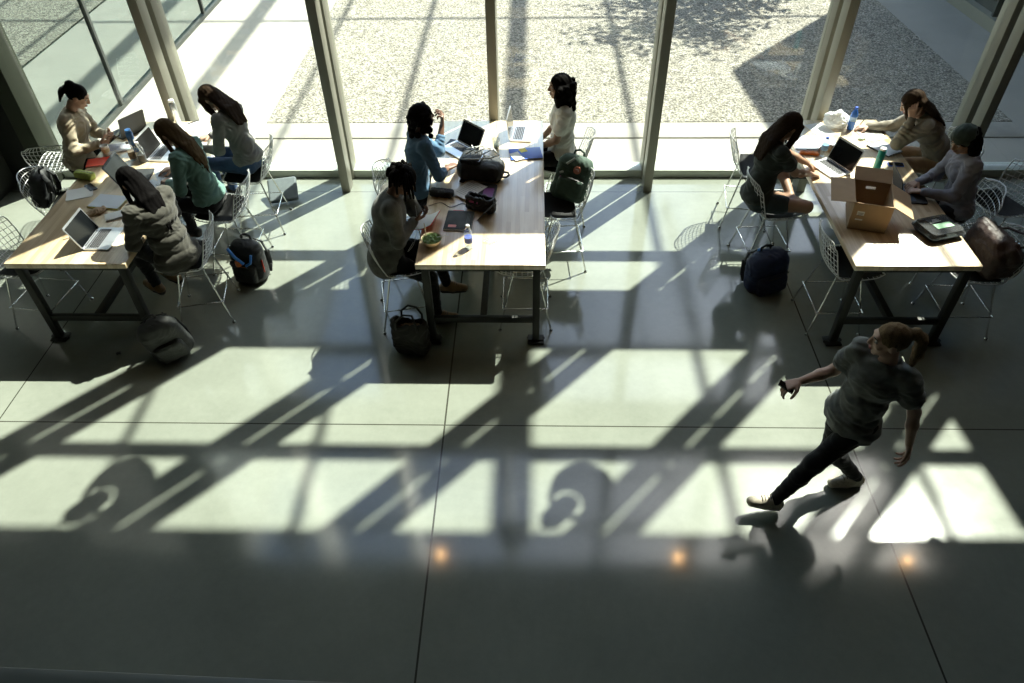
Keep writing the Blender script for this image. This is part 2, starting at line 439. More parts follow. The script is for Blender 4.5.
# ---- glass front: sill, posts, transoms, spandrel, panes
PX = [-4.055+1.815*i for i in range(8)]; PX[6] -= .12
b = BM(); box(b,(1.6,8.12,.05),(15.1,.20,.10),bev=.006); struct('baseboard_back',b,PAINTL)
b = BM(); box(b,(1.6,8.09,3.05),(15.1,.10,.17)); struct('trim_2',b,PAINT)
b = BM(); box(b,(1.6,8.1,4.90),(15.1,.14,1.34)); struct('wall_back_spandrel',b,PAINT)
b = BM(); box(b,(1.6,8.09,7.88),(15.1,.10,.13)); struct('trim_3',b,PAINT)
b = BM(); box(b,(1.6,8.1,9.47),(15.1,.12,.30)); struct('trim_4',b,PAINT)
for i,x in enumerate(PX):
    b = BM()
    box(b,(x,7.77,ZT/2),(.10,.18,ZT),bev=.004)              # inner fin
    for z in (3.05,4.6,6.2,7.88): box(b,(x,7.93,z),(.04,.16,.12))
    box(b,(x,8.10,ZT/2),(.085,.235,ZT),bev=.004)             # glazing mullion behind the slot
    struct('trim_%d'%(5+i), b, PAINT)
xs = [-5.87]+[x for x in PX]
n = 1
for a,c in zip(xs,xs[1:]):
    b = BM(); box(b,((a+c)/2,8.13,4.80),(c-a-.085 if a > -5.8 else c-a-.05,.012,9.36))
    struct('window_%d'%n,b,PANE); n += 1

# ================================================================== outdoors
slab('ground',-12,22,8.02,40,-.35,-.03,CONC)
b = BM(); prism(b,[(-3.70,9.50),(6.55,9.50),(6.33,14.2),(6.1,24),(-3.7,24)],-.2,-.005)
o = obj('gravel_bed',b,GRAVEL); tag(o,'wide bed of pale gravel outside the glass front','gravel',kind='stuff')
b = BM(); box(b,(1.4,9.285,-.12),(10.3,.43,.22),bev=.01); struct('ground_kerb',b,CONCB)
# glazed wing on the left, square to the glass front
WL = -5.95
b = BM(); box(b,(WL-.004,15.2,4.6),(.012,14.0,9.0)); struct('window_20',b,WINGG)
b = BM(); box(b,(WL-.005,15.2,.0),(.05,14.0,.06)); box(b,(WL-.02,15.2,9.2),(.14,14.0,.2)); struct('trim_20',b,DARKM)
for i,y in enumerate((9.99,13.62,17.2,20.8)):
    b = BM(); box(b,(WL-.0,y,4.6),(.06,.055,9.1)); struct('trim_%d'%(21+i),b,DARKM)
slab('wall_wing_interior',-9.3,-9.0,8.2,22,0,9.2,TEAL)
slab('roof_wing_left',-9.3,WL-.03,8.2,22,9.3,9.5,DARKM)
# opaque wing on the right whose shade falls over the right half of the court
def wing_x(y): return 7.756+(14.2-y)*.065
b = BM(); prism(b,[(wing_x(8.06),8.06),(wing_x(8.06)+8,8.06),(wing_x(16.2)+8,16.2),(wing_x(16.2),16.2)],-.1,9.05); struct('wall_wing_right',b,DARKM)
b = BM(); prism(b,[(wing_x(8.06)-.03,8.06),(wing_x(8.06)+.02,8.06),(wing_x(16.2)+.02,16.2),(wing_x(16.2)-.03,16.2)],.35,8.6); struct('window_21',b,DARKG)
for i in range(6):
    y = 8.6+1.45*i
    b = BM(); box(b,(wing_x(y)-.05,y,4.4),(.10,.06,8.8)); struct('trim_%d'%(30+i),b,DARKM)
b = BM(); prism(b,[(wing_x(8.06)-.16,8.06),(wing_x(8.06)+.0,8.06),(wing_x(16.2),16.2),(wing_x(16.2)-.16,16.2)],-.1,.16); struct('trim_36',b,PAINT)
# overhead lattice in the court: its bars throw the long soft lines over gravel and floor
lat = thing('overhead_lattice','steel lattice of beams high above the gravel court','lattice',(0,8.4,0))
for xs_,wd,y0,y1 in ((-3.37,.03,0,2.8),(-1.76,.035,0,2.8),(-.14,.27,0,2.8),(1.53,.035,0,2.8),(3.08,.03,0,2.8),(-5.0,.28,2.8,15.6),(-3.4,.04,2.8,15.6),(-1.83,.055,2.8,15.6),(-.25,.28,2.8,15.6),(1.38,.055,2.8,15.6)):
    x = xs_+.503*10.5
    b = BM(); box(b,(x,(y0+y1)/2,10.5),(wd,y1-y0,.10)); obj('beam',b,DARKM,lat)
b = BM(); box(b,(3.0,2.8,10.42),(17,.08,.06)); obj('cross_beam',b,DARKM,lat)
b = BM(); box(b,(3.0,10.94,10.6),(17,.06,.06)); obj('tie_rod',b,DARKM,lat)
for x in (-4.5,11.5):
    b = BM(); box(b,(x,10.94,5.25),(.2,.2,10.5)); obj('post',b,DARKM,lat)

# tree beyond the picture's top edge: its crown throws the dappled shade at the top right of the gravel
BARK = mat('bark',(.12,.09,.065),.9,0,.3,12,.5,30); LEAF = mat('leaf_green',(.06,.10,.03),.6,0,.3,5)
tr = thing('court_tree','broad-leaved tree standing at the far side of the gravel court','tree',(5.45,16.8,0))
b = BM(); tube(b,[(0,0,-.004),(.05,0,1.5),(-.05,.1,3.2),(.1,0,5.0),(0,.1,6.6)],[.16,.13,.11,.07,.02],10)
rt_ = random.Random(3)
tips = []
for i in range(16):
    a = rt_.uniform(0,2*PI); z0 = rt_.uniform(2.8,5.6); L_ = rt_.uniform(.8,1.45)
    p0 = Vector((.0,.05,z0)); p1 = p0+Vector((math.cos(a)*L_*.5,math.sin(a)*L_*.5,.5)); p2 = p0+Vector((math.cos(a)*L_,math.sin(a)*L_,rt_.uniform(.5,1.3)))
    tube(b,[p0,p1,p2],[.045,.03,.01],6); tips += [p1,(p1+p2)/2,p2]
obj('trunk',b,BARK,tr,60)
b = BM()
for p in tips:
    for k in range(80):
        c = p+Vector((rt_.gauss(0,.28),rt_.gauss(0,.28),rt_.gauss(0,.22))); r_ = rt_.uniform(.05,.085)
        m_ = Matrix.Translation(c) @ Matrix.Rotation(rt_.uniform(0,6.28),4,'Z') @ Matrix.Rotation(rt_.uniform(-.9,.9),4,'X')
        vs = [b.verts.new(m_ @ Vector(q)) for q in ((-r_,0,0),(0,-r_*.5,.004),(r_,0,0),(0,r_*.5,.004))]
        b.faces.new(vs)
o = obj('foliage',b,LEAF,tr,180)
# ================================================================== tables
STEEL = mat('blackened_steel',(.020,.022,.018),.5,.3,.15,9)
CHROME = mat('chromed_wire',(.78,.78,.76),.18,1.0,.02,5)
WIREM = mat('white_coated_wire',(.66,.67,.65),.35,.25,.02,5)
PADM = mat('black_seat_pad',(.018,.019,.019),.75,0,.2,20,.2,120)
RUBB = mat('black_rubber',(.02,.02,.02),.8)
TZ = .935
def make_table(label, cx, W):
    t = thing('work_table',label,'table',(cx,6.335,0),0,'long butcher-block work tables')
    Dp = 2.65
    b = BM(); box(b,(0,0,TZ-.026),(W,Dp,.052),bev=.005); obj('tabletop',b,WOOD,t)
    for sx in (-1,1):
        for sy in (-1,1):
            x,y = sx*(W/2-.075), sy*(Dp/2-.06)
            b = BM(); box(b,(x,y,.455),(.065,.065,.86),bev=.004)
            lg = obj('leg',b,STEEL,t)
            b = BM(); box(b,(x,y,.016),(.15,.12,.014),bev=.003); lathe(b,[(.022,0),(.022,.03),(.03,.034)],14,(x+sx*.055,y,0)); lathe(b,[(.022,0),(.022,.03),(.03,.034)],14,(x-sx*.055,y,0))
            obj('foot_plate',b,STEEL,lg)
    for sy in (-1,1):
        b = BM(); box(b,(0,sy*(Dp/2-.06),.27),(W-.21,.045,.06),bev=.004); obj('cross_bar',b,STEEL,t)
        b = BM(); box(b,(0,sy*(Dp/2-.06),.86),(W-.21,.045,.046),bev=.004); obj('apron_bar',b,STEEL,t)
    b = BM(); box(b,(0,0,.27),(.06,Dp-.17,.06),bev=.004); obj('long_stretcher',b,STEEL,t)
    return t
make_table('pale wood table on the left with four people and open laptops around it',-4.045,1.07)
make_table('pale wood table in the middle with a black backpack lying on it',-.435,1.12)
make_table('pale wood table on the right with an open cardboard box on it',3.27,1.06)

# ================================================================== wire stools
def stool_surface(u, v):
    """u -1..1 across, v 0..1 from seat front over the bend to the top of the back (local +y is forward)"""
    P = [(0,.25,.615),(.2,.14,.600),(.4,-.02,.588),(.5,-.11,.590),(.58,-.17,.615),(.66,-.205,.665),(.8,-.245,.78),(.92,-.275,.89),(1.0,-.292,.955)]
    for (a,y0,z0),(b,y1,z1) in zip(P,P[1:]):
        if v <= b+1e-9:
            t = (v-a)/(b-a); y = y0+(y1-y0)*t; z = z0+(z1-z0)*t; break
    W = [(0,.20),(.12,.235),(.3,.25),(.5,.235),(.62,.225),(.78,.25),(.9,.245),(.96,.215),(1.0,.16)]
    for (a,w0),(b,w1) in zip(W,W[1:]):
        if v <= b+1e-9:
            w = w0+(w1-w0)*(v-a)/(b-a); break
    k = u*u
    bt = min(1,max(0,(v-.45)/.2))
    return Vector((u*w, y+.055*k*bt, z+.028*k*(1-bt)-(.028*k if v > .93 else 0)*bt))
KS = 1.08
def make_stool(pad):
    t = bpy.data.objects.new('wire_stool',None); link(t); t.empty_display_size = .05
    b = BM()
    NV = 17
    for i in range(1,12):
        u = -1+2*i/12
        tube(b,[stool_surface(u,v/28) for v in range(29)],.0031,4)
    for j in range(1,NV):
        v = j/NV
        tube(b,[stool_surface(-1+2*k/10,v) for k in range(11)],.0031,4)
    rim = [stool_surface(-1,v/28) for v in range(29)]+[stool_surface(-1+2*k/8,1) for k in range(1,8)]+[stool_surface(1,1-v/28) for v in range(29)]+[stool_surface(1-2*k/8,0) for k in range(1,8)]
    tube(b,rim,.0052,6,closed=True)
    obj('wire_shell',b,WIREM,t,60)
    for sx in (-1,1):
        for sy in (-1,1):
            top = Vector((sx*.15, .09 if sy > 0 else -.11, .582)); ft = Vector((sx*.235, .215 if sy > 0 else -.235, .012))
            b = BM(); tube(b,[top,top+(ft-top)*.04,ft],.0075,8); lg = obj('leg',b,CHROME,t,60)
            b = BM(); lathe(b,[(.012,0),(.016,.004),(.013,.016),(.008,.022)],12,(ft.x,ft.y,0)); obj('foot_glide',b,CHROME,lg)
    b = BM()
    for sx in (-1,1): tube(b,[(sx*.15,.09,.582),(sx*.15,-.11,.582)],.0075,8)
    for y in (.09,-.11): tube(b,[(-.15,y,.582),(.15,y,.582)],.0065,8)
    obj('seat_frame',b,CHROME,t,60)
    b = BM(); z = .235; q = .62
    tube(b,[(-.215,.19,z),(.215,.19,z),(.215,-.205,z),(-.215,-.205,z)],.006,8,closed=True); obj('footrest',b,CHROME,t,60)
    if pad:
        b = BM(); r0 = []
        for i in range(13):
            r0.append([b.verts.new(stool_surface(-.9+1.8*k/10,.03+.5*i/12)+Vector((0,0,.008))) for k in range(11)])
        for i in range(12):
            for k in range(10): b.faces.new((r0[i][k],r0[i][k+1],r0[i+1][k+1],r0[i+1][k]))
        bmesh.ops.solidify(b, geom=b.faces[:], thickness=.022)
        obj('seat_pad',b,PADM,t,50)
    return t
GS = 'wire stools around the work tables'
STOOLS = [  # x, y, heading of the front (deg from +x), pad, label
 (-5.20,7.20,104,0,'wire stool with its back to the black door, under person in beige sweater'),
 (-4.80,6.42,10,1,'wire stool with a black backpack hung over its back, left table'),
 (-4.72,5.42,-6,1,'empty padded wire stool at the near left corner of the left table'),
 (-3.05,7.02,186,1,'wire stool under person in grey shirt at far end of left table'),
 (-3.10,6.30,180,1,'padded wire stool under person in teal sweater'),
 (-3.20,5.50,192,1,'wire stool behind person in puffer jacket, dark backpack near its feet'),
 (-1.20,5.45,12,1,'wire stool under person reading with dreadlocks, middle table'),
 (-1.27,6.48,-8,1,'wire stool just behind person in blue shirt, middle table'),
 (.36,7.22,176,1,'wire stool under person in white t-shirt by the window'),
 (.30,6.36,184,1,'wire stool holding the green backpack at the middle table'),
 (-.06,5.46,180,0,'empty wire stool pushed in under near right corner of middle table'),
 (2.42,6.36,4,1,'wire stool under person in dark t-shirt, near the navy backpack'),
 (2.40,7.15,-8,1,'empty wire stool beyond person in dark t-shirt, nearest the window'),
 (2.86,5.42,0,1,'empty wire stool tucked in at near left side of right table'),
 (4.34,7.12,196,0,'wire stool under person in beige cardigan, right table'),
 (4.13,6.16,172,0,'wire stool under person in lilac sweater, right table'),
 (4.00,5.37,180,1,'wire stool carrying the brown leather bag'),
 (4.72,6.42,200,1,'wire stool standing apart at the right edge behind the brown bag'),
]
protos = {0:make_stool(0),1:make_stool(1)}
for t in protos.values():
    for c in t.children_recursive:
        c.data.transform(Matrix.Scale(KS,4))
first = {0:True,1:True}
for x,y,a,pad,lab in STOOLS:
    rz = R(a-90)
    if first[pad]:
        t = protos[pad]; t.location = (x,y,0); t.rotation_euler = (0,0,rz); t['label'] = lab; first[pad] = False
    else: t = dup(protos[pad],(x,y,0),rz,lab)
    t['category'] = 'stool'; t['group'] = GS

# ================================================================== lamps above the tables (they throw the bell shadows)
LAMPM = mat('lamp_shade_metal',(.05,.05,.05),.4,.3)
BULB = emit('warm_bulb',(1,.56,.22),110)
for i,(x,lab) in enumerate(((-3.90,'dark bell pendant lamp hanging above the left table'),(-.27,'dark bell pendant lamp hanging above the middle table'),(3.36,'dark bell pendant lamp hanging above the right table'),(6.99,'dark bell pendant lamp hanging right of the right table'))):
    t = thing('pendant_lamp',lab,'lamp',(x,6.63,5.85),0,'pendant lamps above the tables')
    b = BM(); lathe(b,[(.25,0),(.245,.03),(.20,.16),(.125,.27),(.120,.268),(.195,.155),(.238,.03),(.244,0),(.25,0)],36,cap=False); obj('lamp_shade',b,LAMPM,t,50)
    b = BM(); lathe(b,[(.02,.16),(.085,.24),(.09,.27),(.09,.50),(.06,.56),(.012,.6)],28); obj('housing',b,LAMPM,t,40)
    b = BM()
    for k in range(3):
        a = 2*PI*k/3; tube(b,[(.085*math.cos(a),.085*math.sin(a),.27),(.122*math.cos(a),.122*math.sin(a),.269)],.006,6)
    tube(b,[(0,0,.58),(0,0,ZT-5.85)],.006,6); obj('cable',b,LAMPM,t)
for i,(x,lab) in enumerate(((-1.21,'small warm ceiling spotlight left of the middle pendant'),(2.01,'small warm ceiling spotlight left of the right pendant'),(5.06,'small warm ceiling spotlight over the right window bays'))):
    t = thing('spot_light',lab,'lamp',(x,5.28,4.2),0,'warm spotlights')
    b = BM(); lathe(b,[(.055,.0),(.06,.12),(.03,.16),(.012,.17)],20); obj('housing',b,LAMPM,t)
    b = BM(); lathe(b,[(.001,-.03),(.03,-.022),(.045,-.002),(.045,.002)],20); obj('bulb',b,BULB,t)
    b = BM(); tube(b,[(0,0,.165),(0,0,ZT-4.2)],.01,6); obj('stem',b,LAMPM,t)
# ================================================================== things on the tables and the floor
ALU = mat('brushed_aluminium',(.62,.63,.64),.32,.85,.02,6); ALUD = mat('dark_aluminium',(.035,.038,.04),.55,.1,.05,6,spec=.25)
KEYS = mat('dark_keys',(.03,.03,.033),.6); KEYW = mat('pale_keys',(.70,.70,.70),.5); SCREEN = mat('dark_screen',(.006,.007,.008),.12,0,.2,3,spec=.22)
PAPER = mat('white_paper',(.74,.74,.71),.85,0,.02,6); PAPERB = mat('bluish_paper',(.60,.64,.70),.85,0,.03,6); INK = mat('ink_lines',(.10,.10,.12),.9)
CARD = mat('corrugated_card',(.42,.285,.165),.85,0,.06,8); CARDD = mat('card_inside',(.36,.25,.155),.88,0,.06,8)
NYL = mat('black_nylon',(.016,.018,.018),.6,0,.3,10,.3,140); NYLG = mat('charcoal_nylon',(.045,.048,.045),.7,0,.25,10,.3,140); NYLN = mat('navy_nylon',(.012,.022,.07),.6,0,.25,10,.3,140)
NYLF = mat('forest_green_canvas',(.055,.095,.07),.75,0,.2,12,.3,150); LEATH = mat('dark_brown_leather',(.045,.024,.017),.5,0,.35,10,.4,70); TOTE = mat('black_felt_tote',(.022,.022,.018),.85,0,.25,14,.3,120)
CORDW = mat('white_cord',(.62,.62,.60),.6); BLUE = mat('strong_blue',(.02,.10,.55),.4,0,.06,6); SKYB = mat('bright_blue_strap',(.06,.28,.75),.5,0,.1,9); RED = mat('red_cover',(.72,.05,.02),.5,0,.05,6)
LIME = mat('yellow_green_fabric',(.33,.40,.08),.7,0,.1,10); YEL = mat('yellow_paper',(.80,.72,.18),.8); GRN = mat('pale_green_paper',(.42,.70,.45),.8); ORNG = mat('orange_wrapper',(.80,.22,.04),.4,0,.1,10)
TEALP = mat('teal_plastic',(.0,.26,.24),.35,0,.05,6); BLKP = mat('black_plastic',(.015,.015,.016),.35,0,.2,8); SLATE = mat('slate_fabric',(.10,.125,.13),.7,0,.1,9,.2,120); PURP = mat('purple_film',(.20,.06,.22),.3)
CLEAR = glass('clear_plastic',(.90,.94,.95),milk=.10); CLEARB = glass('bottle_plastic',(.86,.92,.95),milk=.18); SMOKE = glass('smoky_plastic',(.42,.47,.47),milk=.06); BAGP = glass('thin_white_plastic',(.9,.9,.9),milk=.80,rough=.3)
BOWLM = mat('kraft_bowl',(.62,.50,.33),.7,0,.05,9); LEAFS = mat('salad_green',(.22,.36,.08),.5,0,.3,12); WOODF = mat('light_wood_cutlery',(.60,.46,.28),.6); WHITEP = mat('white_plastic',(.72,.73,.72),.35); TANP = mat('brown_wrap_paper',(.40,.28,.17),.8,0,.1,10)
STEELB = mat('steel_bottle',(.62,.64,.64),.25,.9,.03,5); PINK = mat('pink_print',(.55,.12,.30),.6)

def laptop(label, x, y, rz, ang=112, body=ALU, keys=KEYS, w=.34, d=.235, lid_back=None, group='open laptops on the work tables', z=TZ, white_bezel=False):
    t = thing('laptop',label,'laptop',(x,y,z+.001),R(rz),group)
    b = BM(); rslab(b,w,d,0,.016,.014); obj('base',b,body,t)
    b = BM()
    for r_ in range(6):
        n = 14 if r_ < 5 else 9
        for k in range(n):
            kw = (w-.05)/n
            box(b,(-(w-.05)/2+kw*(k+.5), d/2-.035-.018*r_, .0168),(kw*.82,.0145 if r_ else .009,.003))
    obj('keyboard',b,keys,t)
    b = BM(); rslab(b,.11,.068,.0155,.0168,.006,(0,-d/2+.045)); obj('trackpad',b,body,t)
    a = R(ang)
    Mx = Matrix.Translation((0,d/2-.004,.015)) @ Matrix.Rotation(-(PI-a) if False else (a-PI),4,'X') @ Matrix.Translation((0,-d/2,0))
    # lid drawn flat over the base with its outside up, then swung open about the hinge
    b = BM(); rslab(b,w,d,.0,.007,.014); bmesh.ops.transform(b,matrix=Matrix.Translation((0,d/2-.004,.016)) @ Matrix.Rotation(-a,4,'X') @ Matrix.Translation((0,-d/2,0)),verts=b.verts)
    ld = obj('lid',b,lid_back or body,t)
    b = BM(); rslab(b,w-.02,d-.028,-.0012,.0,.008,(0,.004)); bmesh.ops.transform(b,matrix=Matrix.Translation((0,d/2-.004,.016)) @ Matrix.Rotation(-a,4,'X') @ Matrix.Translation((0,-d/2,0)),verts=b.verts)
    obj('screen',b,SCREEN,ld)
    b = BM(); tube(b,[(-w*.36,d/2-.004,.013),(w*.36,d/2-.004,.013)],.006,8); obj('hinge',b,BLKP,t)
    return t
# laptops: local +y points away from the user
laptop('open silver laptop with dark screen at the near end of the left table',-3.845,5.37,90,113)
laptop('open black laptop in the middle of the left table beside the green pencil case',-3.95,6.42,94,116,ALUD)
laptop('open black laptop facing person in beige sweatshirt, far end of left table',-4.46,7.42,-122,104,ALUD,w=.31)
laptop('open silver laptop with shiny screen behind the water bottles, left table',-3.86,6.92,86,108,ALU)
laptop('open silver laptop in front of person in blue denim shirt',-.76,6.98,-46,118)
laptop('open silver laptop with pale lid in front of person in white t-shirt',-.10,7.33,84,98)
laptop('open silver laptop under the hands of person in dark t-shirt, right table',2.98,6.60,-64,112,ALU,KEYS)
laptop('open dark blue-keyed laptop in front of person in lilac-grey sweater',3.60,6.13,84,108,ALUD,mat('blue_black_keys',(.02,.05,.10),.5))

def sheets(name,label,cat,x,y,rz,w,d,m,n=1,curl=.0,z=TZ,group=None,lines=True):
    t = thing(name,label,cat,(x,y,z+.0008),R(rz),group)
    for i in range(n):
        b = BM(); sheet(b,w,d,lambda px_,py_: curl*((px_/w)**2*2+(py_/d+.2)**2)+.0022*i,10,10,.0018)
        o = obj('sheet',b,m,t,60)
        if n > 1: o.rotation_euler.z = R((i*7)%11-5)
    if lines:
        b = BM()
        for k in range(9): box(b,(-.01*(k%3),d*(.36-.085*k),curl*.25+.0026+.0022*(n-1)+(curl*((d*(.36-.085*k))/d+.2)**2)),(w*.72*(1-.1*(k%3)),.0022,.0006))
        obj('writing',b,INK,t)
    return t
PG = 'loose paper sheets on the work tables'
sheets('paper_sheets','white loose paper beside the green pencil case on left table','paper',-4.42,6.14,24,.24,.20,PAPER,2,.006,group=PG,lines=False)
sheets('paper_sheet','white sheet under writing hand of person in teal sweater','paper',-3.72,6.24,62,.21,.297,PAPERB,1,.004,group=PG)
sheets('paper_sheets','white sheets spread at the far edge of the left table beside steel flask','paper',-3.82,7.52,12,.30,.21,PAPER,2,.004,group=PG)
sheets('paper_sheet','white sheet between the far laptops on left table','paper',-4.15,7.24,40,.21,.297,PAPER,1,.004,group=PG)
sheets('paper_sheet','white sheet lying across the purple tablet sleeve, middle table','paper',-.60,6.17,-40,.21,.297,PAPER,1,.012,z=TZ+.020,group=PG)
sheets('paper_sheet','white sheet under pen of person in taupe cardigan','paper',3.62,7.34,14,.24,.30,PAPER,1,.004,group=PG)
sheets('paper_sheets','pale sheets spread left of the clear water bottle, right table','paper',2.98,7.12,-6,.42,.30,PAPERB,2,.004,group=PG,lines=False)
sheets('paper_sheet','blank sheet beside the white plastic bag, right table','paper',3.12,7.42,20,.21,.297,PAPER,1,.003,group=PG,lines=False)

sheets('paper_sheets','white sheets fanned out between teal sweater and steel flask, left table','paper',-3.72,7.02,-20,.32,.28,PAPER,3,.004,group=PG)
sheets('paper_sheet','pale blue sheet at the elbow of person in teal sweater','paper',-3.70,6.52,30,.21,.297,PAPERB,1,.004,group=PG)
sheets('paper_sheet','white sheet hanging near the edge before person in grey shirt','paper',-3.60,7.16,10,.21,.297,PAPER,1,.004,group=PG)
def book(name,label,cat,x,y,rz,w,d,h,cover,page=PAPER,z=TZ,group=None,extra=None):
    t = thing(name,label,cat,(x,y,z+.0005),R(rz),group)
    b = BM(); box(b,(0,0,h-.0015),(w,d,.003),bev=.001); box(b,(0,0,.0015),(w,d,.003),bev=.001); box(b,(-w/2+.0015,0,h/2),(.003,d,h)); obj('cover',b,cover,t)
    b = BM(); box(b,(.001,0,h/2),(w-.008,d-.006,h-.006)); obj('pages',b,page,t)
    if extra: extra(t,w,d,h)
    return t
NG = 'notebooks and folders on the work tables'
book('folder','bright red folder beside person in beige sweatshirt','folder',-4.50,6.74,16,.22,.17,.012,RED,group=NG)
def spiral(t,w,d,h):
    b = BM()
    for k in range(18):
        y = -d/2+d*(k+.5)/18
        tube(b,[(-w/2+.006*math.cos(a),y,h/2+.009*math.sin(a)) for a in np.linspace(0,2*PI,9)],.0012,5)
    obj('spiral_binding',b,BLKP,t)
book('notepad','pale pad with yellow backing in front of person in puffer jacket','notebook',-4.06,5.98,82,.23,.32,.016,YEL,PAPERB,group=NG,extra=lambda t,w,d,h: (lambda b: (box(b,(0,0,h+.001),(w-.01,d-.01,.002)), obj('top_sheet',b,PAPERB,t)))(BM()))
book('notebook','white notebook with dark edge near person in grey shirt','notebook',-3.60,7.44,4,.22,.28,.014,PAPER,group=NG,extra=spiral)
book('notebook','open exercise book with blue writing beside paper cup','notebook',-4.40,7.06,20,.30,.21,.010,PAPER,group=NG,extra=lambda t,w,d,h: (lambda b: ([box(b,(0,d*(.3-.12*k),h+.0008),(w*.8,.004,.0008)) for k in range(6)], obj('writing',b,BLUE,t)))(BM()))
book('booklet','small stack of white index booklets near silver laptop, left table','notebook',-3.90,5.74,30,.17,.12,.018,PAPER,group=NG)
def redtab(t,w,d,h):
    b = BM(); box(b,(-.03,d/2+.012,h*.4),(.10,.03,.004)); obj('red_tab',b,RED,t)
    b = BM(); rslab(b,.075,.04,h,h+.0012,.01,(-.05,-.10)); obj('red_sticker',b,mat('red_white_sticker',(.72,.25,.22),.6),t)
    b = BM(); [box(b,(w/2-.03-.012*k,0,h+.0008),(.003,d*.9,.0012)) for k in range(3)]; obj('pen_stripe',b,mat('grey_print',(.14,.17,.17),.6),t)
book('binder','black binder with red round sticker and red tab, middle table','binder',-.66,5.66,-4,.25,.30,.022,NYLG,group=NG,extra=redtab)
book('binder','dark ring binder edge beneath open pages, right table','binder',3.66,7.00,30,.22,.28,.012,NYLG,PAPER,group=NG,extra=lambda t,w,d,h: (lambda b: (box(b,(0,0,h+.001),(w-.02,d-.02,.002)), obj('top_sheet',b,PAPERB,t)))(BM()))
def notes(t,w,d,h):
    b = BM(); box(b,(-.02,d*.28,h+.001),(.075,.075,.002),rot=.3); obj('sticky_note',b,YEL,t)
    b = BM(); box(b,(-.10,-.05,h+.0012),(.10,.16,.002),rot=.35); obj('white_card',b,PAPER,t)
book('folder','blue folder with yellow sticky note beside person in white t-shirt','folder',-.06,6.90,8,.33,.23,.014,BLUE,group=NG,extra=notes)
b = BM(); rslab(b,.25,.34,0,.018,.03); t = obj('tablet_sleeve',b,NYL,None,loc=(-.47,6.13,TZ+.0005),rot=(0,0,R(-6))); tag(t,'dark tablet sleeve with purple panel under a white sheet, middle table','sleeve')
b = BM(); rslab(b,.10,.22,.018,.0195,.015,(.055,-.02)); obj('purple_panel',b,PURP,t)

# booklet held open by the reader at the middle table, resting on the table edge
t = thing('booklet','open red-edged booklet held by person with dreadlocks','book',(-.965,5.60,TZ+.04),R(-8))
b = BM(); sheet(b,.22,.30,lambda x,y: .045*math.exp(-((x)/.03)**2)*0+.03*abs(x/.11)**1.5,14,8,.004); o = obj('pages',b,PAPER,t,60)
b = BM(); sheet(b,.226,.306,lambda x,y: .03*abs(x/.113)**1.5-.006,14,8,.003); obj('cover',b,RED,t,60)
t.rotation_euler = (R(-8),R(-14),R(-8))

# bottles, cups, flasks ------------------------------------------------------------
def bottle(label,x,y,h=.23,r=.034,liq=CLEARB,cap=WHITEP,label_m=BLUE,lab=(.30,.55),rz=0,lean=0,group='bottles on the work tables',name='water_bottle',shoulder=True):
    t = thing(name,label,'bottle',(x,y,TZ+.0006),rz,group)
    b = BM(); lathe(b,[(r*.85,0),(r,.008),(r,h*.30),(r*.96,h*.36),(r,h*.42),(r,h*.68),(r*.78,h*.80),(r*.42,h*.90),(r*.40,h*.93)] if shoulder else [(r*.9,0),(r,.006),(r,h*.86),(r*.9,h*.9),(r*.8,h*.92)],24); obj('bottle_body',b,liq,t,40)
    b = BM(); lathe(b,[(r*.46 if shoulder else r*.82,h*.925),(r*.48 if shoulder else r*.84,h*.93),(r*.47 if shoulder else r*.82,h),(r*.40 if shoulder else r*.7,h+.003)],20); obj('cap',b,cap,t,40)
    if label_m is not None:
        b = BM(); lathe(b,[(r*1.012,h*lab[0]),(r*1.02,h*lab[0]+.002),(r*1.02,h*lab[1]-.002),(r*1.012,h*lab[1])],24); obj('wrap_label',b,label_m,t,40)
    if lean: t.rotation_euler = (lean,0,rz)
    return t
bottle('clear water bottle with blue label at the near end of the middle table',-.545,5.26,.235,.036,label_m=mat('blue_white_label',(.10,.14,.45),.5),lab=(.28,.50))
bottle('clear water bottle with blue label between papers and laptop, right table',2.98,6.86,.21,.033,label_m=mat('pale_blue_label',(.22,.42,.66),.5),lab=(.35,.62),cap=BLUE)
bottle('tall blue plastic bottle beside white plastic bag, right table',3.44,7.44,.25,.036,liq=mat('translucent_blue',(.05,.18,.62),.2,0,.2,7),cap=BLUE,label_m=mat('blue_white_label2',(.30,.45,.80),.5,0,.5,14),lab=(.4,.6))
bottle('teal sports bottle with clear top near the blue phone, right table',3.43,6.58,.24,.036,liq=TEALP,cap=WHITEP,label_m=None,name='sports_bottle',shoulder=False)
bottle('short dark-capped clear jar behind the cardboard box, right table',3.39,6.38,.12,.036,liq=CLEARB,cap=BLKP,label_m=None,name='drink_jar',shoulder=False)
bottle('blue patterned drink bottle in the middle of the left table',-4.20,6.98,.25,.036,liq=mat('blue_bottle',(.03,.13,.36),.25,0,.6,18),cap=SKYB,label_m=mat('dark_blue_band',(.01,.03,.12),.4),lab=(.2,.35),name='sports_bottle',shoulder=False)
bottle('clear glass bottle half full of dark drink, middle of left table',-4.03,6.76,.22,.040,liq=CLEAR,cap=WHITEP,label_m=mat('dark_print',(.05,.05,.05),.5,0,.6,25),lab=(.08,.40))
bottle('clear glass bottle beside the blue patterned bottle, left table',-4.15,6.80,.20,.034,liq=CLEAR,cap=BLKP,label_m=mat('brown_print',(.16,.11,.07),.5,0,.6,25),lab=(.1,.5))
bottle('white-topped steel flask at the window end of the left table',-3.95,7.58,.29,.036,liq=STEELB,cap=WHITEP,label_m=None,name='steel_flask',shoulder=False)
t = thing('paper_cup','white paper cup beside person in beige sweatshirt','cup',(-4.47,6.90,TZ+.0006))
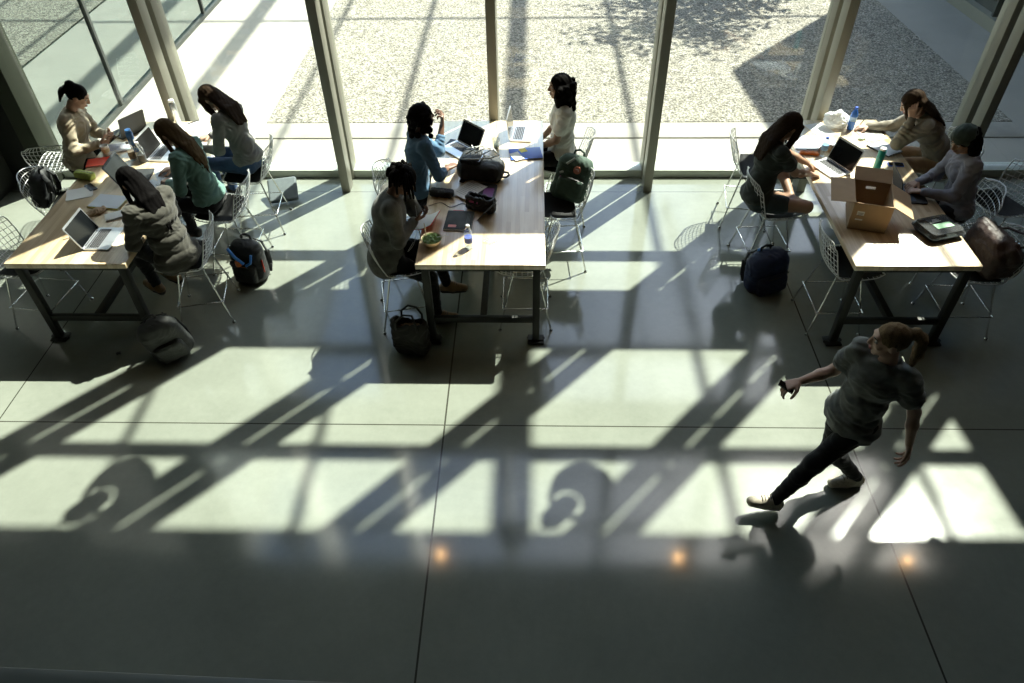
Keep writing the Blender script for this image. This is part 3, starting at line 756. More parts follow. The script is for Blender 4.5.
b = BM(); lathe(b,[(.030,0),(.031,.004),(.040,.105),(.042,.110),(.040,.111),(.037,.106),(.029,.006),(.001,.006)],24,cap=False); obj('cup_body',b,PAPER,t,40)
b = BM(); lathe(b,[(.0365,.04),(.0385,.042),(.0400,.08),(.0385,.082)],24,cap=False); obj('print_band',b,mat('beige_print',(.55,.45,.30),.7),t)
t = thing('plastic_cup','clear plastic cup between the two laptops, middle table','cup',(-.37,7.03,TZ+.0006))
b = BM(); lathe(b,[(.028,0),(.029,.003),(.040,.105),(.042,.108),(.0395,.106),(.028,.006),(.001,.005)],24,cap=False); obj('cup_body',b,CLEARB,t,40)
b = BM(); lathe(b,[(.0275,.008),(.031,.04),(.001,.041)],20); obj('drink',b,mat('pale_drink',(.50,.48,.36),.15),t)
# salad bowl
t = thing('salad_bowl','round kraft bowl of green salad at near left corner of middle table','bowl',(-.875,5.31,TZ+.0006))
b = BM(); lathe(b,[(.055,0),(.060,.004),(.085,.05),(.092,.065),(.094,.067),(.089,.064),(.080,.045),(.056,.008),(.001,.008)],32,cap=False); obj('bowl',b,BOWLM,t,40)
b = BM(); rs = random.Random(5)
for i in range(150):
    a = rs.uniform(0,2*PI); q = rs.random()**.6*.078; r_ = rs.uniform(.012,.022)
    m_ = Matrix.Translation((q*math.cos(a),q*math.sin(a),.05+.022*(1-(q/.08)**2)+rs.uniform(-.004,.008))) @ Matrix.Rotation(rs.uniform(0,6.28),4,'Z') @ Matrix.Rotation(rs.uniform(-.8,.8),4,'X')
    vs = [b.verts.new(m_ @ Vector(p_)) for p_ in ((-r_,0,0),(-r_*.3,-r_*.55,.005),(r_*.6,-r_*.4,.003),(r_,0,.006),(r_*.4,r_*.5,.004),(-r_*.4,r_*.5,.006))]
    b.faces.new(vs)
lathe(b,[(.001,.02),(.07,.03),(.08,.048),(.05,.055),(.001,.058)],20)
o = obj('salad',b,LEAFS,t,30)
b = BM(); tube(b,[(-.05,.03,.062),(-.06,.07,.11),(-.07,.11,.15)],[.006,.005,.004],6); o = obj('spoon',b,WOODF,None,loc=(-.875,5.31,TZ+.001)); tag(o,'pale wooden spoon standing in the salad bowl','cutlery')
b = BM(); tube(b,[(.05,.0,.075),(.10,.01,.082),(.15,.016,.088)],[.005,.003,.003],6); o = obj('fork',b,WHITEP,None,loc=(-.875,5.31,TZ+.001)); tag(o,'white plastic fork lying over the rim of the salad bowl','cutlery')

# pencil cases, phones, small things ------------------------------------------------
def pouch(name,label,x,y,rz,w,d,h,m,zipm=BLKP,cat='pencil case'):
    t = thing(name,label,cat,(x,y,TZ+.001),R(rz),'pencil cases on the work tables')
    F_ = Field(); F_.rbox((0,0,h*.5),(w/2,d/2,h*.5),h*.38,k=.01); skin('pouch_body',F_,m,t,.005,cloth_noise(.0025,2.0,w*30))
    b = BM(); tube(b,[(-w*.42,0,h*1.0),(0,.004,h*1.03),(w*.42,0,h*1.0)],.004,6); box(b,(w*.43,0,h*1.0),(.018,.008,.003)); obj('zip',b,zipm,t)
    return t
pouch('pencil_case','lime green pencil case in front of the black backpack on left side',-4.49,6.43,-16,.22,.09,.075,LIME,mat('pale_zip',(.6,.6,.45),.5))
pouch('pencil_case','black pencil case at the left edge of the middle table',-.86,6.10,-10,.24,.09,.075,NYL)
def phone(label,x,y,rz,m=BLKP,z=TZ,tilt=0):
    t = thing('phone',label,'phone',(x,y,z+.001),R(rz),'phones and small devices')
    b = BM(); rslab(b,.074,.150,0,.009,.010); obj('case',b,m,t)
    b = BM(); rslab(b,.068,.142,.009,.0098,.008); obj('screen',b,SCREEN,t)
    if tilt: t.rotation_euler = (R(tilt),0,R(rz))
    return t
phone('phone in a blue case at right edge of right table near teal bottle',3.66,6.68,84,BLUE)
phone('phone held by person in beige sweatshirt',-4.43,7.08,-70,BLKP,TZ+.10,30)
phone('black phone lying beside green pencil case on white paper',-4.36,6.25,50,BLKP)
phone('dark phone lying beside the laptop of person in blue denim shirt',-.86,7.14,-20,BLKP)
def cable(name,label,pts,r=.0028,m=BLKP,cat='cable'):
    b = BM(); P_ = [Vector(p_) for p_ in pts]; out = []
    for i in range(len(P_)-1):
        p0,p1,p2,p3 = P_[max(i-1,0)],P_[i],P_[i+1],P_[min(i+2,len(P_)-1)]
        for k in range(8):
            t_ = k/8; out.append(.5*((2*p1)+(p2-p0)*t_+(2*p0-5*p1+4*p2-p3)*t_*t_+(3*p1-p0-3*p2+p3)*t_**3))
    out.append(P_[-1]); tube(b,out,r,6); o = obj(name,b,m,None,180); return tag(o,label,cat)
zt = TZ+.004
cable('cable','black cable looping from pencil case to black bag, middle table',[(-.97,5.92,zt),(-.86,5.98,zt),(-.76,5.90,zt),(-.66,5.96,zt),(-.60,5.93,zt)])
cable('earphone_cord','white earphone cord hanging below reader at middle table',[(-1.06,5.66,1.24),(-1.02,5.52,1.06),(-1.04,5.36,.92),(-1.10,5.30,.86),(-1.06,5.42,.88)],.0025,CORDW,'earphones')
cable('cable','short dark cable beside silver laptop on left table',[(-4.22,5.36,zt),(-4.16,5.40,zt),(-4.10,5.38,zt),(-4.07,5.44,zt)])
def pen(label,x,y,rz,m=BLKP,z=TZ):
    b = BM(); tube(b,[(-.072,0,.005),(.055,0,.005),(.072,0,.005)],[.0045,.0045,.001],8); o = obj('pen',b,m,None,loc=(x,y,z),rot=(0,0,R(rz))); tag(o,label,'pen','pens on the work tables'); return o
pen('black pen lying on the sheets near the steel flask',-3.80,7.62,40,z=TZ+.008)
pen('dark pen lying left of the laptop of person in dark t-shirt',2.80,6.78,-70)
pen('black pen by the orange wrapper, right table',2.92,6.98,6,z=TZ+.009)
pen('red pen lying beside the open exercise book, left table',-4.27,7.18,-30,RED)
t = pen('pen held by person in taupe cardigan',3.55,7.46,30,z=TZ+.05); t.rotation_euler = (0,R(-50),R(30))
# brown crumpled wrap, orange wrapper, napkin
def lump(name,label,cat,x,y,rz,pr,m,h=.006,amp=.006,f=2.4,z=TZ):
    F_ = Field()
    for c,rr in pr: F_.ell(c,rr,None,.02)
    F_.rbox((0,0,-.05),(1,1,.05),.001,op=-1,k=.002)
    o = skin(name,F_,m,None,h,cloth_noise(amp,f,x*9)); o.location = (x,y,z+.002); o.rotation_euler = (0,0,R(rz)); return tag(o,label,cat)
lump('paper_wrap','crumpled brown paper wrap near silver laptop, left table','wrapper',-4.10,5.80,20,[((0,0,.015),V(.07,.05,.03)),((.05,.03,.012),V(.04,.04,.025)),((-.05,-.02,.012),V(.04,.03,.022))],TANP)
lump('paper_wrap','crumpled brown paper wrap beside clear bottle, right table','wrapper',3.06,6.98,10,[((0,0,.015),V(.07,.04,.035)),((.06,.01,.012),V(.04,.03,.03)),((-.06,0,.012),V(.04,.03,.022))],TANP)
lump('snack_wrapper','orange snack wrapper at left edge of right table','wrapper',2.86,6.90,-10,[((0,0,.012),V(.08,.032,.018)),((.07,0,.008),V(.03,.03,.010)),((-.07,0,.008),V(.03,.03,.010))],ORNG,amp=.004)
lump('snack_wrapper','small green and white wrapper beside the blue bottle, right table','wrapper',3.50,7.22,30,[((0,0,.008),V(.05,.028,.014))],mat('green_white_wrap',(.45,.60,.42),.4,0,.5,20),amp=.004)
lump('plastic_bag','white crumpled plastic bag at the far end of right table','bag',3.30,7.50,15,[((0,0,.07),V(.13,.09,.085)),((.08,.02,.05),V(.08,.07,.06)),((-.07,.02,.09),V(.07,.06,.07)),((-.03,-.02,.15),V(.05,.035,.05))],BAGP,.007,.012,1.6)
lump('crumpled_sleeve','crumpled clear plastic near water bottle, middle table','wrapper',-.36,5.36,0,[((0,0,.004),V(.07,.05,.010)),((.05,.03,.004),V(.03,.03,.008))],CLEAR,amp=.006)

# cardboard box with open flaps -----------------------------------------------------
t = thing('cardboard_box','open brown cardboard box with hand holes on the right table','box',(3.04,5.72,TZ+.001),R(-16))
W_,D_,H_ = .32,.41,.27; q = .006
def wall_hole(axis):
    return None
b = BM(); box(b,(0,0,.003),(W_,D_,.006)); obj('bottom',b,CARDD,t)
for sx in (-1,1):
    b = BM(); box(b,(sx*(W_/2-q/2),0,H_/2),(q,D_,H_)); obj('side_panel',b,CARD,t)
for sy in (-1,1):
    b = BM(); hw,hh,z0 = .042,.014,H_-.065
    y = sy*(D_/2-q/2)
    box(b,(0,y,(z0-hh)/2),(W_-2*q,q,z0-hh)); box(b,(0,y,(H_+z0+hh)/2),(W_-2*q,q,H_-z0-hh))
    for sx in (-1,1): box(b,(sx*(hw+(W_/2-q-hw)/2),y,z0),(W_/2-q-hw,q,2*hh))
    obj('end_panel',b,CARD,t)
def flap(name,edge,ln,ang,w):
    """edge: ('x',sign) hinge along the top of that side"""
    b = BM(); box(b,(0,ln/2,0),(w,ln,q*.8)); ax,sg = edge
    rz_ = {('x',1):-PI/2,('x',-1):PI/2,('y',1):0,('y',-1):PI}[edge]
    off = (sg*W_/2,0,H_) if ax == 'x' else (0,sg*D_/2,H_)
    bmesh.ops.transform(b,matrix=Matrix.Translation(off) @ Matrix.Rotation(rz_,4,'Z') @ Matrix.Rotation(R(ang),4,'X'),verts=b.verts)
    obj(name,b,CARD,t)
flap('flap',('x',-1),.20,-4,D_); flap('flap',('x',1),.20,-26,D_); flap('flap',('y',1),.15,22,W_); flap('flap',('y',-1),.15,-86,W_)
b = BM(); box(b,(-.09,-D_/2-.009,.15),(.06,.003,.09)); obj('shipping_label',b,PAPER,t)
b = BM(); [box(b,(-.09,-D_/2-.0108,.178-.012*k),(.045,.0008,.004)) for k in range(5)]; obj('label_print',b,INK,t)
# food tray with clear lid
t = thing('food_tray','black food tray with clear lid and green card at right edge of right table','container',(3.60,5.50,TZ+.001),R(18))
b = BM(); n0 = len(b.verts)
lo_ = rrect(.30,.24,.04); hi_ = rrect(.36,.30,.05)
A_ = [b.verts.new((x,y,0)) for x,y in lo_]; B_ = [b.verts.new((x,y,.045)) for x,y in hi_]; C_ = [b.verts.new((x*1.03,y*1.03,.047)) for x,y in hi_]; n_ = len(lo_)
D2 = [b.verts.new((x*.97,y*.97,.044)) for x,y in hi_]; E_ = [b.verts.new((x*.98,y*.98,.006)) for x,y in lo_]
b.faces.new(A_[::-1]); b.faces.new(E_)
for P_,Q_ in ((A_,B_),(B_,C_),(C_,D2),(D2,E_)):
    for i in range(n_): b.faces.new((P_[i],P_[(i+1)%n_],Q_[(i+1)%n_],Q_[i]))
obj('tray',b,BLKP,t,40)
b = BM(); A_ = [b.verts.new((x,y,.049)) for x,y in hi_]; B_ = [b.verts.new((x*.9,y*.88,.085)) for x,y in hi_]; b.faces.new(B_)
for i in range(n_): b.faces.new((A_[i],A_[(i+1)%n_],B_[(i+1)%n_],B_[i]))
obj('clear_lid',b,SMOKE,t,40)
b = BM(); box(b,(.0,.06,.0875),(.15,.06,.0025)); obj('black_card',b,BLKP,t)
b = BM(); box(b,(.02,-.02,.0875),(.17,.07,.003)); obj('green_card',b,GRN,t)
b = BM(); [box(b,(.0,.045+.016*k,.0893),(.09-.02*k,.006,.0008)) for k in range(3)]; obj('card_print',b,PAPER,t)

# bags ------------------------------------------------------------------------------
def backpack(label,loc,rz,w=.32,d=.20,h=.46,m=NYL,strap=NYL,tilt=0,roll=0,lean_noise=.003,pocket=True,details=None,group='backpacks'):
    """standing backpack, local -y is its back with the straps, +y its front pocket"""
    t = thing('backpack',label,'backpack',loc,R(rz),group)
    F_ = Field(); F_.rbox((0,0,h*.46),(w/2,d/2*.85,h*.46),min(d*.36,.085),k=.03); F_.ell((0,-.01,h*.90),V(w*.40,d*.36,h*.10),None,.05); F_.ell((0,.02,h*.18),V(w*.50,d*.52,h*.17),None,.05)
    F_.rbox((0,0,-.2),(1,1,.2),.001,op=-1,k=.01)
    body = skin('bag_body',F_,m,t,.007,cloth_noise(lean_noise,1.2,w*40+h*9))
    if pocket:
        F_ = Field(); F_.rbox((0,d*.46,h*.30),(w*.38,d*.20,h*.24),.045,k=.02); skin('front_pocket',F_,m,t,.007,cloth_noise(lean_noise,1.6,h*20))
        b = BM(); tube(b,[(-w*.33,d*.56,h*.50),(0,d*.61,h*.535),(w*.33,d*.56,h*.50)],.0045,6); obj('pocket_zip',b,CHROME if m is NYL else BLKP,t)
    b = BM(); tube(b,[(-w*.46,d*.05,h*.35),(-w*.44,d*.10,h*.75),(-w*.25,d*.12,h*.95),(0,d*.12,h*.99),(w*.25,d*.12,h*.95),(w*.44,d*.10,h*.75),(w*.46,d*.05,h*.35)],.005,6); obj('main_zip',b,BLKP,t,180)
    b = BM(); tube(b,[(-.05,-d*.25,h*.95),(-.045,-d*.25,h*1.06),(0,-d*.25,h*1.10),(.045,-d*.25,h*1.06),(.05,-d*.25,h*.95)],.011,8); obj('grab_handle',b,strap,t,180)
    for sx in (-1,1):
        b = BM(); pts = [(sx*w*.2,-d*.40,h*.93),(sx*w*.26,-d*.66,h*.78),(sx*w*.33,-d*.72,h*.5),(sx*w*.40,-d*.55,h*.22),(sx*w*.40,-d*.40,h*.08)]
        P_ = [Vector(p_) for p_ in pts]
        for k in range(len(P_)-1):
            mid = (P_[k]+P_[k+1])/2; dv = P_[k+1]-P_[k]
            q_ = dv.to_track_quat('Z','Y').to_matrix().to_4x4()
            box(b,mid,(.055,.014,dv.length*1.12),rot=q_,bev=.005)
        obj('shoulder_strap',b,strap,t,60)
    if details: details(t,w,d,h)
    if tilt or roll: t.rotation_euler = (R(tilt),R(roll),R(rz))
    return t
def d_blue(t,w,d,h):
    b = BM(); tube(b,[(-w*.40,d*.52,h*.86),(-w*.36,d*.62,h*.68),(-w*.22,d*.70,h*.62)],.014,8); tube(b,[(-w*.16,d*.68,h*.66),(w*.10,d*.62,h*.78),(w*.36,d*.45,h*.92)],.016,8); obj('blue_strap',b,SKYB,t,180)
    b = BM(); tube(b,[(w*.5,d*.1,h*.5),(w*.56,d*.12,h*.42),(w*.55,d*.1,h*.30)],.012,6); tube(b,[(-w*.51,d*.15,h*.6),(-w*.53,d*.2,h*.3)],.009,6); obj('red_strap',b,RED,t,180)
    b = BM(); lathe(b,[(.03,0),(.034,.01),(.032,.05),(.02,.055)],14,(w*.02,d*.66,h*.60)); obj('orange_tag',b,ORNG,t); 
    F_ = Field(); F_.ell((w*.2,d*.62,h*.60),V(.05,.03,.045),None,.02); skin('mesh_pouch',F_,NYLG,t,.006,cloth_noise(.004,3,1))
backpack('black backpack with bright blue and red straps on floor by left table',(-2.90,6.02,0),168,.34,.25,.46,NYL,NYL,details=d_blue)
backpack('charcoal backpack slumped on floor at near right leg of left table',(-3.30,4.88,.02),205,.36,.22,.46,NYLG,NYL,tilt=-9,roll=13)
def d_navy(t,w,d,h):
    b = BM(); box(b,(w*.12,-d*.30,h*.97),(.05,.03,.03),bev=.006); obj('blue_tab',b,SKYB,t)
backpack('navy blue backpack standing on floor left of right table',(2.38,5.92,0),196,.41,.27,.46,NYLN,NYL,tilt=-6,roll=10,details=d_navy)
def d_green(t,w,d,h):
    b = BM(); lathe(b,[(.001,0),(.038,0),(.038,.006),(.03,.008),(.001,.008)],24); bmesh.ops.transform(b,matrix=Matrix.Translation((-.03,d*.42,h*.72)) @ Matrix.Rotation(R(-90),4,'X'),verts=b.verts); pt = obj('round_patch',b,mat('salmon_patch',(.62,.22,.14),.6),t)
    b = BM(); tube(b,[(-.045,d*.42+.010,h*.72-.008),(-.035,d*.42+.010,h*.72+.012),(-.022,d*.42+.010,h*.72+.006),(-.012,d*.42+.010,h*.72+.012)],.003,6); obj('emblem',b,PAPER,pt)
    b = BM(); tube(b,[(w*.06,d*.40,h*.95),(w*.24,d*.46,h*.80)],.012,6); obj('pale_strap',b,mat('pale_strap',(.40,.42,.36),.6),t)
    b = BM(); tube(b,[(w*.28,d*.48,h*.62),(w*.36,d*.44,h*.58)],.011,6); obj('strap_end',b,MATS['pale_strap'],t)
    b = BM(); box(b,(w*.26,d*.53,h*.50),(.055,.006,.018)); obj('pink_tag',b,PINK,t)
backpack('forest green canvas backpack with round salmon patch on a stool, middle table',(.36,6.46,.672),166,.36,.19,.46,NYLF,NYLF,tilt=18,roll=-10,pocket=True,details=d_green)
backpack('black backpack hung over the back of a stool beside the left table',(-5.00,6.42,.66),96,.30,.16,.38,NYL,NYL,tilt=8,details=None)
# the backpack lying on the middle table
t = backpack('black backpack with grey piping lying flat on the middle table',(-.42,6.46,TZ+.115),82,.30,.21,.46,NYL,NYL,pocket=True,group='backpacks')
t.rotation_euler = (R(90),0,R(80)); t.location = (-.72,6.50,TZ+.098)
b = BM()
for pts in ([(-.10,.10,.06),(-.13,.13,.20),(-.09,.13,.34),(0,.12,.41),(.09,.13,.34),(.13,.13,.20),(.10,.10,.06)],[(-.09,.15,.10),(.08,.155,.20),(-.08,.155,.26),(.07,.14,.33)],[(.09,.15,.12),(-.06,.155,.19),(.08,.15,.27)]):
    tube(b,[(x_*1.0,y_+.035,z_) for x_,y_,z_ in pts],.007,6)
obj('grey_cord',b,mat('grey_cord',(.62,.63,.6),.6),t,180)
# tote bag
t = thing('tote_bag','black open-topped tote bag on floor at near left leg of middle table','bag',(-1.10,4.93,0),R(-12))
F_ = Field(); F_.rbox((0,0,.17),(.17,.085,.17),.06,k=.02); F_.cone((-.12,0,.33),(.12,0,.33),.06,.06,.03); F_.rbox((0,0,.36),(.135,.045,.13),.03,op=-1,k=.02); F_.rbox((0,0,.47),(.5,.5,.10),.001,op=-1,k=.004); F_.rbox((0,0,-.2),(1,1,.2),.001,op=-1,k=.01)
skin('bag_body',F_,TOTE,t,.007,cloth_noise(.007,1.0,4.0))
for sy in (-1,1):
    b = BM(); tube(b,[(-.10,sy*.075,.30),(-.095,sy*.085,.40),(-.03,sy*.07+.03,.46),(.05,sy*.06+.03,.46),(.10,sy*.085,.39),(.10,sy*.075,.30)],.010,8); obj('handle',b,TOTE,t,180)
F_ = Field(); F_.ell((0,0,.27),V(.11,.04,.05),None,.02); F_.ell((.05,.01,.29),V(.05,.035,.04),None,.02); skin('contents',F_,mat('brown_scarf',(.13,.085,.05),.85,0,.3,16),t,.007,cloth_noise(.008,1.8,1))
# brown leather bag on the stool at the near right
t = thing('leather_bag','slouchy dark brown leather bag lying on a stool at right edge','bag',(4.06,5.36,.665),R(100))
F_ = Field(); F_.rbox((0,0,.15),(.23,.15,.15),.075,k=.03); F_.rbox((.03,.02,.25),(.19,.10,.12),.06,k=.05); F_.cone((-.20,.0,.30),(.20,.03,.35),.045,.05,.04)
for q_ in range(5): F_.cone((-.20+.09*q_,-.13,.05+.02*(q_%2)),(-.16+.085*q_,-.06,.33),.028,.022,.03)
F_.cone((-.22,-.02,.24),(-.12,-.13,.12),.06,.05,.04); F_.cone((.22,0,.10),(.16,.06,.30),.06,.04,.04); F_.ell((.02,-.17,.25),V(.07,.04,.06),None,.03,-1); F_.rbox((0,0,-.2),(1,1,.2),.001,op=-1,k=.01)
skin('bag_body',F_,LEATH,t,.008,cloth_noise(.003,1.5,2.2))
b = BM(); tube(b,[(-.16,-.02,.30),(-.19,-.12,.34),(-.05,-.20,.36),(.10,-.16,.33),(.15,-.02,.30)],.012,8); obj('handle',b,LEATH,t,180)
F_ = Field(); F_.ell((-.03,-.17,.17),V(.05,.03,.05),None,.02); F_.ell((.0,-.18,.13),V(.03,.025,.04),None,.02); skin('white_tissue',F_,PAPER,t,.006,cloth_noise(.008,2.4,5))
F_ = Field(); F_.rbox((-.10,-.16,.10),(.10,.05,.09),.035,k=.02); skin('side_pocket',F_,mat('dark_olive_leather',(.04,.04,.025),.5,0,.3,9),t,.007,cloth_noise(.006,1.5,5))
# black open shopper bag lying on the middle table
t = thing('leather_folder_bag','black open soft bag standing between binder and purple sleeve, middle table','bag',(-.47,5.86,TZ+.002),R(-24))
F_ = Field(); F_.rbox((0,0,.075),(.15,.05,.075),.03,k=.02); F_.rbox((0,0,.15),(.115,.022,.10),.015,op=-1,k=.01); F_.rbox((0,0,.27),(.4,.4,.11),.001,op=-1,k=.004)
skin('bag_body',F_,mat('black_leather',(.018,.016,.015),.45,0,.3,10,.3,60),t,.006,cloth_noise(.006,1.6,1))
b = BM(); sheet(b,.26,.16,lambda x,y: .03*math.sin(8*x)+.02*y,10,8,.004); bmesh.ops.transform(b,matrix=Matrix.Translation((.10,-.10,.06)) @ Matrix.Rotation(R(-38),4,'Y'),verts=b.verts); obj('open_flap',b,MATS['black_leather'],t,60)
b = BM(); box(b,(-.05,-.052,.10),(.09,.003,.02)); obj('pink_strip',b,PINK,t)
# slate sleeve leaning on the sill
t = thing('laptop_sleeve','slate grey padded sleeve propped on the floor near the window','sleeve',(-2.90,7.50,0),R(14))
F_ = Field(); F_.rbox((0,0,.17),(.17,.028,.16),.026,k=.01); skin('sleeve_body',F_,SLATE,t,.006,cloth_noise(.0008,.8,1))
b = BM(); tube(b,[(-.16,.0,.32),(0,0,.334),(.16,0,.32)],.005,6); obj('zip',b,BLKP,t)
t.rotation_euler = (R(-62),0,R(14)); t.location = (-2.92,7.40,.035)
# small dark spot-like eraser on the floor by the left table
b = BM(); rslab(b,.04,.022,0,.012,.004); o = obj('eraser',b,BLKP,None,loc=(-3.86,4.86,.001),rot=(0,0,.4)); tag(o,'tiny black eraser on the floor below the left table','eraser')
phone('dark phone in the forward hand of person walking',1.735,3.46,60,BLKP,1.085,20).scale = (.75,.75,.75)
# ================================================================== people
SKIN_L = mat('skin_light',(.52,.33,.24),.5,0,.05,30)
SKIN_M = mat('skin_tan',(.36,.215,.14),.5,0,.05,30)
SKIN_D = mat('skin_brown',(.18,.095,.06),.48,0,.06,30)
HAIR_K = mat('black_hair',(.0055,.005,.005),.6,0,.4,3,.25,1,spec=.02,stretch=(90,90,8))
HAIR_B = mat('dark_brown_hair',(.032,.021,.014),.6,0,.4,3,.25,1,spec=.02,stretch=(90,90,8))
HAIR_M = mat('light_brown_hair',(.085,.057,.030),.6,0,.4,3,.25,1,spec=.02,stretch=(90,90,8))
HAIR_G = mat('blond_brown_hair',(.19,.130,.072),.6,0,.4,3,.25,1,spec=.02,stretch=(90,90,8))
EYEW = mat('eye',(.5,.48,.45),.2); EYEK = mat('iris',(.015,.01,.008),.15); LIPM = mat('lips',(.30,.10,.085),.5); BROWM = mat('eyebrow',(.02,.014,.01),.8)
def cloth(name, col, var=.12, bump=.25): return mat(name,col,.9,0,var,14,bump,160,spec=.2,sheen=.15)
C_BEIGE = cloth('beige_sweatshirt',(.42,.36,.26)); C_GREY = cloth('grey_shirt',(.20,.20,.19)); C_TEAL = cloth('teal_sweater',(.14,.255,.22))
C_PUFF = cloth('grey_puffer_nylon',(.062,.06,.05)); C_BLUE = cloth('denim_blue_shirt',(.10,.19,.30)); C_KNIT = cloth('charcoal_knit',(.115,.115,.10),.3,.5)
C_WHITE = cloth('white_t_shirt',(.82,.82,.77)); C_DARK = cloth('dark_t_shirt',(.035,.042,.038)); C_CARD = cloth('taupe_cardigan',(.25,.225,.18))
C_LILAC = cloth('lilac_grey_sweater',(.24,.245,.30)); C_HEATH = cloth('heather_grey_t_shirt',(.15,.16,.15),.3)
C_BLACK = cloth('black_trousers',(.012,.012,.013)); C_JEAN = cloth('blue_jeans',(.055,.10,.20)); C_TAN = cloth('tan_trousers',(.33,.22,.13)); C_SHORT = cloth('dark_shorts',(.04,.055,.06))
C_GREEN = cloth('grey_green_shirt',(.20,.24,.18)); C_SCARF = cloth('dark_green_headscarf',(.04,.06,.05),.3)
SHOE_K = mat('black_shoe',(.02,.02,.02),.55,0,.2,20); SHOE_T = mat('brown_leather_shoe',(.20,.12,.05),.55,0,.2,20); SHOE_W = mat('cream_running_shoe',(.50,.45,.36),.7,0,.25,40); SOLE = mat('shoe_sole',(.06,.05,.045),.8); SOLEW = mat('pale_sole',(.55,.52,.46),.7)
LACE = mat('laces',(.10,.09,.08),.8)

def rotv(v, axis, a):
    axis = nrm(axis); return v*math.cos(a)+np.cross(axis,v)*math.sin(a)+axis*(axis@v)*(1-math.cos(a))
def ik(a, t, l1, l2, hint):
    d = t-a; D = np.linalg.norm(d); D2 = min(D,(l1+l2)*.998); D2 = max(D2,abs(l1-l2)+.02); u = d/max(D,1e-6)
    e = a+u*D2; x = (l1*l1-l2*l2+D2*D2)/(2*D2); h = math.sqrt(max(l1*l1-x*x,0))
    p = hint-u*(hint@u); p = nrm(p)
    return a+u*x+p*h, e
ZU = V(0,0,1.)
class Person: pass

def hand_prims(F, wrist, d, n, right, curl, s, spread=1.0):
    """palm, four fingers of unequal length with knuckle bends, and a thumb from the side of the palm"""
    d = nrm(d); n = nrm(n-d*(n@d)); th = np.cross(d,n); th = th if right else -th
    kn = []
    for i,(off,ln) in enumerate(((.031,.94),(.0105,1.06),(-.0105,1.0),(-.030,.80))):
        m0 = wrist+d*.018*s+th*off*.55*s; k = wrist+(d*(.088 if i < 3 else .080)+th*off)*s
        F.cone(m0,k,.0155*s,.0120*s,.012); kn.append(k)
        fd = nrm(d+th*(off*2.2*spread)); a = R(curl*(.55+.12*i)); p = k; r0 = .0102*s
        for j,l in enumerate((.041,.027,.022)):
            fd2 = rotv(fd, np.cross(d,n), a*(1.0 if j == 0 else .95)); 
            q = p+fd2*l*ln*s; r1 = r0*.92; F.cone(p,q,r0,r1,.004); p = q; r0 = r1; fd = fd2
    t0 = wrist+(d*.022+th*.024)*s; t1 = t0+nrm(d*.62+th*.75+n*.25)*.042*s; t2 = t1+nrm(d*.85+th*.38+n*(.2+.5*curl/60))*.034*s; t3 = t2+nrm(d*.95+th*.1+n*(.2+.6*curl/60))*.026*s
    F.cone(t0,t1,.0165*s,.0130*s,.01); F.cone(t1,t2,.0120*s,.0105*s,.005); F.cone(t2,t3,.0105*s,.0088*s,.004)
    return wrist+d*.10*s+n*.02*s

